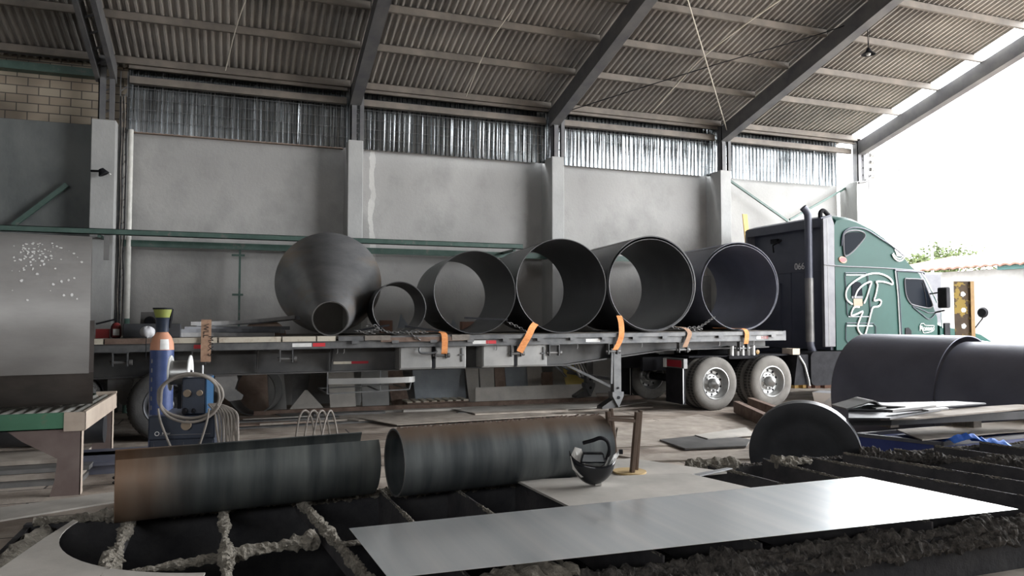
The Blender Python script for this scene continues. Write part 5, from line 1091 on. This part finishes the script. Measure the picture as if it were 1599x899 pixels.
# wire spool behind
root = thing('wire_spool', FW @ Vector((.15, .32, 1.1)), 'white flanged wire spool between the gas cylinder and the feeder', 'spool')
for s in (.06, .21):
    b = MB(); b.lathe([(.03, 0), (.145, 0), (.145, .008), (.03, .008)], FW @ Vector((s, .45, 1.26)), FW.to_3x3() @ Vector((1, 0, 0)), 32, closed=True); b.build('flange', M['whitep'], root, smooth=True)
b = MB(); b.cyl(FW @ Vector((.06, .45, 1.26)), FW @ Vector((.21, .45, 1.26)), .10, n=28); b.build('wound_wire', M['alloy'], root, smooth=True)
b = MB(); b.cyl(FW @ Vector((.04, .45, 1.26)), FW @ Vector((.23, .45, 1.26)), .02, n=12); b.bar(FW @ Vector((.135, .45, .965)), FW @ Vector((.135, .45, 1.25)), .03, .03); b.build('spindle', M['black'], root)
# coiled cables
def coil(cx, cz, rx, rz2, yy, turns, label, seed, rad=.011):
    rr = random.Random(seed); pts = []
    for i in range(turns*22):
        a = 2*math.pi*i/22; k = i/22; pts.append(FW @ Vector((cx+(rx+rr.uniform(-.006, .006)+.012*math.sin(k*2.1))*math.cos(a), yy-.012*k+.05*math.sin(a)*.0, cz+(rz2+.01*math.sin(k*3))*math.sin(a)-.012*k*(math.sin(a) < 0))))
    b = MB(); b.tube(catmull(pts, 2), rad, 7); return tag(b.build('welding_cable_coil', M['cable'], smooth=True), label, 'cable')
coil(.30, 1.12, .22, .16, -.05, 3, 'grey coiled torch cable hung over the front of the wire feeder', 3)
b = MB(); b.tube(catmull([FW @ Vector(p) for p in ((.08, -.1, 1.03), (.10, -.09, .92), (.18, -.1, .72), (.26, -.14, .55), (.3, -.18, .45))], 5), .009, 6); tag(b.build('torch_cable', M['cable']), 'thin cable running down the left side of the welder front', 'cable')
b = MB(); b.tube(catmull([FW @ Vector(p) for p in ((.44, -.1, 1.02), (.42, -.09, .9), (.37, -.1, .72), (.34, -.12, .6))], 5), .009, 6); tag(b.build('torch_cable', M['cable']), 'thin cable running down the right side of the welder front', 'cable')
rr = random.Random(8)
for k in range(8):
    x = .49+.022*k; p = [(.42+.01*k, .02, 1.04), (x-.02, -.03, .98), (x, -.03+rr.uniform(-.02, .02), .85), (x+rr.uniform(-.01, .03), -.02, .6), (x+rr.uniform(-.02, .04), 0, .35), (x+.03, .02, .14)]
    b = MB(); b.tube(catmull([FW @ Vector(q) for q in p], 4), .010, 6); tag(b.build('hanging_cable', M['cable'], smooth=True), ('first', 'second', 'third', 'fourth', 'fifth', 'sixth', 'seventh', 'outermost')[k]+' grey cable from the welder in the bunch hanging at its right side', 'cable', 'cables hanging beside the welder')
b = MB(); c0 = FW @ Vector((.20, -.14, .48)); b.tube([c0, c0+Vector((0, 0, .22))], [.02, .022], 12); tag(b.build('torch_nozzle', M['whitep'], smooth=True), 'pale torch handle standing in front of the welder vents', 'torch')
# gas cylinder
gc = gd(254, 499, 6.95); gx, gy_ = gc.x, gc.y; root = thing('gas_cylinder', (gx, gy_, .12), 'tall blue gas cylinder with orange shoulder behind the welding machine', 'cylinder')
rC = .102; o = (gx, gy_, .12)
b = MB(); b.lathe([(0, 0), (rC, 0), (rC, 1.30), (0, 1.30)], o, (0, 0, 1), 40); b.build('body', M['bluecyl'], root, smooth=True)
b = MB(); b.lathe([(rC+.001, 1.30), (rC*.97, 1.36), (rC*.78, 1.42), (rC*.5, 1.46), (.045, 1.475), (0, 1.475)], o, (0, 0, 1), 40); b.build('shoulder', M['skin_orange'], root, smooth=True)
b = MB(); b.lathe([(rC+.002, 1.305), (rC*.98, 1.36), (rC*.9, 1.40)], o, (0, 0, 1), 8, math.radians(-95), math.radians(-50), (1, 0, 0)); b.build('paper_label', M['whitep'], root)
b = MB(); b.lathe([(0, 1.465), (.055, 1.465), (.06, 1.58), (.068, 1.60), (0, 1.60)], o, (0, 0, 1), 24); b.build('valve_collar', M['welder'], root, smooth=True)
b = MB(); b.lathe([(0, 1.595), (.06, 1.595), (.078, 1.66), (.08, 1.68), (.06, 1.68), (0, 1.66)], o, (0, 0, 1), 24); b.build('valve_guard', M['olive'], root, smooth=True)
b = MB(); b.lathe([(.06, 1.675), (.086, 1.675), (.086, 1.69), (.06, 1.69)], o, (0, 0, 1), 24, closed=True); b.tube([(gx+.08, gy_, .12+1.68), (gx+.07, gy_, .12+1.58), (gx+.06, gy_, .12+1.5)], .014, 6); b.build('guard_rim', M['black'], root)
b = MB()
for k in range(9): 
    z = 1.20-k*.085
    b.box((gx-.062, gy_-rC*.86, .12+z-.02), (gx-.01, gy_-rC*.86+.01, .12+z+.02), Matrix.Translation((gx, gy_, 0)) @ Matrix.Rotation(math.radians(-14), 4, 'Z') @ Matrix.Translation((-gx, -gy_, 0)))
b.build('stencil_lettering', M['grey_steel'], root)
b = MB(); b.box((gx-.15, gy_-.14, .0), (gx+.15, gy_+.14, .118)); tag(b.build('cylinder_stand', M['black'], bevel=.01), 'black base block under the gas cylinder', 'stand')
# rebar arcs sticking up behind the trough
for k in range(4):
    x0 = 462+k*12; b = MB(); p = [gd(x0-6, 672, 8.2), gd(x0+6+k*2, 650, 8.3), gd(x0+24, 652, 8.4), gd(x0+36, 672, 8.5)]; p[0].z = 0.02; p[-1].z = .02; b.tube(catmull(p, 6), .012, 6); tag(b.build('bent_rod', M['cable'], smooth=True), ('leftmost', 'second', 'third', 'rightmost')[k]+' of the bent grey rods arching off the floor behind the trough', 'rod', 'bent rods behind the trough')
# ------------------------------------------------------------------ plates and scrap on the floor
def slab(pts, z, t, m, label, name='floor_plate', cat='plate', group=None):
    b = MB(); b.plate([(p[0], p[1], z) for p in pts], t, (0, 0, 1)); return tag(b.build(name, M[m]), label, cat, group)
def fl(*px, z=0.0): return [gz(x, y, z) for x, y in px]
slab(fl((965, 668), (1090, 648), (1200, 672), (1180, 690), (960, 700)), .002, .012, 'tan_plate', 'large pale floor plate behind the small steel frame')
slab(fl((1030, 690), (1120, 680), (1172, 690), (1165, 700), (1070, 704)), .016, .02, 'grey_steel', 'dark-edged plate lying beside the round head')
slab(fl((1085, 684), (1165, 672), (1180, 684), (1105, 690)), .038, .012, 'tan_plate2', 'small pale plate on top of the dark-edged plate')
slab(fl((960, 712), (1180, 706), (1180, 718), (1010, 722)), .002, .02, 'tan_plate', 'narrow tan plate right behind the cutting table')
slab([(.3, 14.04, 0), (8.4, 14.10, 0), (8.4, 14.20, 0), (.3, 14.14, 0)], .002, .08, 'rust', 'long rusty beam lying along the foot of the wall scrap', 'steel_beam', 'beam')
slab(fl((480, 652), (1010, 632), (1020, 637), (560, 659)), .002, .03, 'tan_plate', 'long tan strip in front of the rusty beam', 'steel_strip', 'strip')
slab(fl((560, 656), (760, 646), (900, 650), (620, 667)), .03, .012, 'tan_plate', 'thin tan sheet lying on the strips behind the closed pipe')
slab(fl((330, 655), (470, 650), (500, 660), (340, 668)), .002, .02, 'rust_plate', 'brown plate on the floor right of the welder cables')
slab(fl((700, 642), (1010, 632), (960, 640), (740, 650)), .05, .01, 'tan_plate2', 'pale long sheet under the trailer by the landing leg')
slab(fl((425, 645), (500, 640), (545, 652), (455, 660)), .012, .012, 'grey_steel', 'grey triangular plate under the trailer left of the bent rods')
slab(fl((0, 795), (180, 770), (180, 785), (0, 815)), .002, .015, 'tan_plate2', 'pale floor plate in the gap left of the trough')
slab(fl((1010, 745), (1100, 738), (1060, 720), (990, 725), z=0), .002, .02, 'tan_plate', 'tan plate low between table and frame') if False else None
# dark steel channels by the tyres
for a, c, lab in (((1146, 645), (1202, 674), 'nearer'), ((1168, 639), (1220, 660), 'farther')):
    A = gz(*a, 0); C = gz(*c, 0); d = (C-A).normalized(); s = Vector((-d.y, d.x, 0)); b = MB()
    b.bar(A+Vector((0, 0, .12)), C+Vector((0, 0, .12)), .012, .20); b.bar(A+s*.05+Vector((0, 0, .215)), C+s*.05+Vector((0, 0, .215)), .1, .012); b.bar(A+s*.05+Vector((0, 0, .026)), C+s*.05+Vector((0, 0, .026)), .1, .012)
    tag(b.build('steel_channel', M['rust']), lab+' of the two dark channels pointing away from the rear tyres', 'channel')
# leaning plates at the wall foot, the light on them put into paler colours
def lean(xb0, xb1, xt0, xt1, m, label, zt=1.15, yb=14.55, yt=15.2, t=.015, name='leaning_plate', cat='plate', zb=0.0):
    def X(px, Y, z):  # find point on plane Y,z at picture column px
        lo, hi = 0.0, 899.0
        for _ in range(40):
            m_ = (lo+hi)/2
            if gy(px, m_, Y).z > z: lo = m_
            else: hi = m_
        p = gy(px, lo, Y); return Vector((p.x, Y, z))
    b = MB(); q = [X(xb0, yb, zb), X(xb1, yb, zb), X(xt1, yt, zt), X(xt0, yt, zt)]; n = Vector((0, -(zt-zb), -(yt-yb))).normalized(); b.plate(q, t, Vector((0, -1, .3)).normalized()); return tag(b.build(name, M[m]), label, cat)
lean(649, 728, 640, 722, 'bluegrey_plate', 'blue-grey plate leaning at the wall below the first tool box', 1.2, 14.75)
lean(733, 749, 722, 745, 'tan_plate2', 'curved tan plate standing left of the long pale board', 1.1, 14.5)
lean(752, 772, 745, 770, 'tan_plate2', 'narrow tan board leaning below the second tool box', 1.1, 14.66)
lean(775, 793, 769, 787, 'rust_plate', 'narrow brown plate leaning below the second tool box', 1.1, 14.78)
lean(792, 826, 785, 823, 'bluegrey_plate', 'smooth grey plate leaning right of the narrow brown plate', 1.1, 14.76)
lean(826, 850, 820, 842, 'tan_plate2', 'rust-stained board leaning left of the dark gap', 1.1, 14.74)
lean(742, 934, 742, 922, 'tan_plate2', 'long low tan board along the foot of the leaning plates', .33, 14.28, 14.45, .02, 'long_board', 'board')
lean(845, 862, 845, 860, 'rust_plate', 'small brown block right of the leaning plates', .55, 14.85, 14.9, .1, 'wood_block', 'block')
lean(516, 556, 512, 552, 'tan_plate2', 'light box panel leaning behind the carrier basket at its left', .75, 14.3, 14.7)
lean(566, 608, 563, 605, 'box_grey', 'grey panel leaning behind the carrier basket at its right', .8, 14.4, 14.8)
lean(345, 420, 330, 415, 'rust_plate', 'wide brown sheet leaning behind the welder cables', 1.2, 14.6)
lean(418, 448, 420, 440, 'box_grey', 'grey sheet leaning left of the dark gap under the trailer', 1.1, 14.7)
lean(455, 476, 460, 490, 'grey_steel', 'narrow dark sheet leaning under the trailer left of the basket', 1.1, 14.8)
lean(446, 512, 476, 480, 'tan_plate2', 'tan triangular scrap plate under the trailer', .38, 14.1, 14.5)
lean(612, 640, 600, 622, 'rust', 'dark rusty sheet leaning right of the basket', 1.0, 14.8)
# drum segment standing under the trailer
c = gz(392, 645, 0); b = MB(); b.shell((c.x, c.y-.35, .42), (.3, 1, 0), .42, .5, .02, 36); tag(b.build('short_ring', M['grey_steel'], smooth=True), 'short grey ring standing on edge under the trailer', 'ring')
# yellow curved segment
A = gz(888, 606, 0) if False else Vector((6.9, 14.8, 0)); p = [gy(x, y, 14.7) for x, y in ((879, 570), (881, 588), (886, 612))]; p2 = [gy(x, y, 14.7) for x, y in ((905, 568), (911, 590), (914, 612))]
b = MB(); vs = []
pa = catmull(p, 4); pb = catmull(p2, 4)
for a, c in zip(pa, pb):
    m_ = (a+c)/2+Vector((0, .06, 0)); vs += [a, m_, c, c+Vector((.07, .12, 0))]
fs = [(4*i+k, 4*i+k+1, 4*i+k+5, 4*i+k+4) for i in range(len(pa)-1) for k in range(3)]
b.add(vs, fs); o = b.build('yellow_guard', M['yellow'], None, smooth=True); so = o.modifiers.new('t', 'SOLIDIFY'); so.thickness = .012; tag(o, 'curved yellow steel guard standing behind the landing braces', 'guard')
b = MB(); q = gy(898, 618, 14.7); b.box((q.x-.25, 14.62, 0), (q.x+.25, 14.98, max(.06, q.z))); tag(b.build('wood_block', M['rust_plate']), 'brown block carrying the yellow guard', 'block')
# pallet
q0 = gy(640, 634, 14.24); q1 = gy(728, 630, 14.24); q0.z = q1.z = 0; root = thing('wooden_pallet', (q0.x, q0.y, 0), 'low brown pallet under the trailer left of the curved tan plate', 'pallet')
for k in range(8):
    x = q0.x+(q1.x-q0.x)*k/7; b = MB(); b.box((x-.05, q0.y, .10), (x+.05, q0.y+.5, .125)); b.build('top_board', M['wood_white'], root)
for y in (q0.y, q0.y+.22, q0.y+.4):
    b = MB(); b.box((q0.x-.05, y, 0), (q1.x+.05, y+.05, .10)); b.build('runner', M['rust'], root)
# floor clutter strips under the trailer
ORD = ['first', 'second', 'third', 'fourth', 'fifth', 'sixth', 'seventh', 'eighth', 'ninth', 'tenth', 'eleventh', 'twelfth', 'thirteenth', 'fourteenth', 'fifteenth', 'sixteenth']
rr = random.Random(77)
for k in range(16):
    y = 12.0+rr.uniform(0, 1.7); x = rr.uniform(-.3, 4.5); l = rr.uniform(.8, 2.6); w_ = rr.uniform(.06, .28); a = rr.uniform(-.06, .06); z = rr.choice((.004, .02)); b = MB()
    b.box((0, 0, z), (l, w_, z+rr.uniform(.01, .05)), Matrix.Translation((x, y, 0)) @ Matrix.Rotation(a, 4, 'Z')); tag(b.build('scrap_strip', M[rr.choice(['tan_plate', 'grey_steel', 'tan_plate', 'tan_plate2'])]), 'flat steel strip lying on the floor under the trailer', 'strip', 'flat strips under the trailer')
for k in range(12):
    p = gz(rr.uniform(960, 1160), rr.uniform(655, 705), 0); b = MB(); s = rr.uniform(.03, .09); b.box((0, 0, .002), (s*2.5, s, .012), Matrix.Translation(p) @ Matrix.Rotation(rr.uniform(-1, 1), 4, 'Z')); tag(b.build('scrap_chip', M['rust']), 'small dark steel chip lying on the open floor', 'scrap', 'steel chips on the open floor')

# ------------------------------------------------------------------ rolled shells at the right
def shell_at(pxc, dep, Rr, Ln, ang, label, t=.012):
    c = gd(pxc, 499, dep); rv = _r; fv = Vector((_f.x, _f.y, 0)).normalized(); a = math.radians(ang); ax = rv*math.cos(a)-fv*math.sin(a)
    root = thing('rolled_shell', (c.x, c.y, 0), label, 'shell'); o = Vector((c.x, c.y, Rr+.005))
    b = MB(); b.shell(o, ax, Rr, Ln, t, 96); b.build('shell_plate', M['black_steel2'], root, smooth=True)
    b = MB(); b.shell(o-ax*.002, ax, Rr+.001, .006, t+.002, 96); b.build('cut_edge', M['grey_steel'], root, smooth=True)
    return o, ax
o1, a1_ = shell_at(1353, 9.75, .755, 1.27, 59, 'farther dark rolled shell standing behind the plate pile')
p = o1+a1_*1.272; q = (p-EYE); dpt = q.dot(_f); 
root = thing('rolled_shell', (p.x, p.y, 0), 'nearer dark rolled shell at the right edge behind the plate pile', 'shell'); o = Vector((p.x, p.y, .725))
b = MB(); b.shell(o, a1_, .72, 1.5, .012, 96); b.build('shell_plate', M['black_steel2'], root, smooth=True)
b = MB(); b.shell(o-a1_*.002, a1_, .721, .004, .012, 96); b.build('cut_edge', M['grey_steel'], root, smooth=True)
# round dished head standing behind the table
c = gd(1252, 499, 5.98); fv = Vector((_f.x, _f.y, 0)).normalized(); Rr = .421; nrm = (fv*1.0+_r*.47).normalized(); lean_ = Vector((0, 0, .10)); ax = (nrm+lean_).normalized()
root = thing('dished_head', (c.x, c.y, 0), 'dark round dished head standing on edge behind the cutting table', 'disc'); o = Vector((c.x, c.y, .623))
b = MB(); b.lathe([(0, .03), (.23, .02), (.30, .012), (.32, 0), (Rr, 0), (Rr, .10), (Rr-.012, .10), (Rr-.012, .02), (.30, .03), (0, .05)], o, ax, 72); b.build('dished_plate', M['black_steel'], root, smooth=True)
b = MB(); b.lathe([(Rr+.001, .098), (Rr-.013, .098), (Rr-.013, .104), (Rr+.001, .104)], o, ax, 72, closed=True); b.build('bright_rim', M['bright'], root, smooth=True)
b = MB(); b.box((-.3, -.06, 0), (.3, .16, .2), frame((c.x, c.y, 0), Vector((nrm.y, -nrm.x, 0)), Vector((nrm.x, nrm.y, 0)))); tag(b.build('timber_block', M['wood']), 'timber block under the round dished head', 'block')
# support blocks under the pile and the pile of plates
def world_plate(px, z, t, m, label, name='stacked_plate'):
    b = MB(); z += .2; b.plate([gz(x, y, z) for x, y in px], t, (0, 0, 1)); return tag(b.build(name, M[m]), label, 'plate')
bx = thing('blue_skip', (6.2, 6.2, 0), 'blue steel skip under the plate pile', 'skip')
A = gz(1340, 674, .70); B = gz(1470, 688, .70); C_ = gz(1640, 672, .70); D_ = A+(C_-B)
b = MB(); b.hexa([Vector((p.x, p.y, 0)) for p in (A, B, C_, D_)]+[Vector((p.x, p.y, .66)) for p in (A, B, C_, D_)]); b.build('tub', M['blue'], bx)
b = MB()
for p, q in ((A, B), (B, C_), (C_, D_), (D_, A)): b.bar(Vector((p.x, p.y, .675)), Vector((q.x, q.y, .675)), .04, .03)
b.build('rim', M['fairing'], bx)
world_plate(((1440, 688), (1560, 677), (1700, 668), (1620, 655), (1400, 672)), .492, .01, 'tan_plate', 'lowest pale plate on the rim of the blue skip')
world_plate(((1326, 664), (1392, 664), (1640, 652), (1600, 647), (1335, 652)), .62, .07, 'black_steel', 'thick dark plate in the pile above the blue skip')
for px_, lab_ in ((1400, 'left'), (1530, 'right')):
    q = gz(px_, 668, .70); b = MB(); b.box((q.x-.05, q.y+.02, .70), (q.x+.05, q.y+.5, .82)); tag(b.build('timber_batten', M['wood']), lab_+' timber batten under the thick dark plate of the pile', 'batten')
world_plate(((1375, 656), (1430, 655), (1640, 636), (1590, 633), (1480, 640)), .70, .012, 'tan_plate', 'tan plate with a warm edge on the pile above the blue skip')
world_plate(((1325, 655), (1390, 655), (1470, 641), (1470, 634), (1325, 640)), .715, .014, 'black_steel', 'dark plate on the left half of the pile')
world_plate(((1322, 640), (1400, 642), (1540, 631), (1490, 628), (1350, 631)), .735, .012, 'black_steel', 'upper dark plate of the pile below the farther shell')
world_plate(((1385, 643), (1394, 644), (1462, 636), (1455, 634)), .75, .02, 'grey_steel', 'short grey bar on top of the pile')
world_plate(((1440, 641), (1450, 642), (1482, 639), (1475, 637)), .75, .012, 'grey_steel', 'second short grey bar near the right of the pile')
world_plate(((1362, 638), (1368, 639), (1384, 637), (1380, 635)), .75, .012, 'grey_steel', 'smallest grey offcut on top of the pile')
b = MB(); pts = [gz(1310, 636, .95), gz(1335, 629, .985), gz(1352, 624, 1.01), gz(1365, 631, .965), gz(1400, 633, .95)]
b.ribbon(catmull(pts, 4), fv*.3, .01); tag(b.build('crumpled_strip', M['grey_steel']), 'crumpled grey strip peaking on top of the pile', 'strip')
q = [gd(x, y, 6.1) for x, y in ((1490, 692), (1510, 686), (1522, 684), (1538, 690), (1555, 693), (1580, 696))]
b = MB(); rr = random.Random(3); vs = []
for i, p in enumerate(catmull(q, 4)): vs += [p+Vector((0, 0, .0)), p+Vector((rr.uniform(-.01, .01), .05, .03+rr.uniform(-.01, .015))), p+Vector((0, .12, rr.uniform(-.01, .01)))]
n = len(vs)//3; fs = [(3*i+k, 3*i+k+1, 3*i+k+4, 3*i+k+3) for i in range(n-1) for k in range(2)]; b.add(vs, fs); o = b.build('plastic_wrap', M['tarp'], None, smooth=True); so = o.modifiers.new('t', 'SOLIDIFY'); so.thickness = .003; tag(o, 'crumpled bright blue plastic beside the blue skip', 'plastic')
# channels by the farther shell and pale blocks beyond the tyres
A = gz(1278, 645, .12); b = MB(); b.hexa([gd(x, y, dd) for x, y, dd in ((1274, 637, 14.3), (1300, 640, 14.0), (1303, 638, 14.2), (1284, 636, 14.5), (1268, 612, 14.3), (1304, 614, 14.0), (1304, 610, 14.5), (1280, 609, 14.8))]); tag(b.build('steel_offcut', M['bright'], bevel=.005), 'bright angular offcut beside the farther shell', 'offcut')
for k, (x, w_, m) in enumerate(((1241, 10, 'yellow_wood'), (1254, 8, 'yellow_wood'), (1262, 9, 'brown'), (1273, 13, 'brown'), (1288, 16, 'brown'))):
    a = gz(x, 606, 0); c = gz(x+w_, 606, 0); b = MB(); b.box((a.x, a.y, 0), (max(c.x-.03, a.x+.1), a.y+.25, .16)); tag(b.build('kerb_block', M[m]), ('first yellow', 'second yellow', 'first red', 'second red', 'third red')[k]+' block in the low row beyond the rear tyres, counted from the tyre', 'block')

for nm, txt in (('scrap_strip', 'flat steel strip from the left on the floor under the trailer'), ('scrap_chip', 'small dark steel chip from the left on the open floor')):
    L_ = sorted((o for o in sc.objects if o.name.split('.')[0] == nm), key=lambda o: (o.location-EYE).dot(_r)/(o.location-EYE).dot(_f))
    for k, o in enumerate(L_): o['label'] = ORD[k]+' '+txt
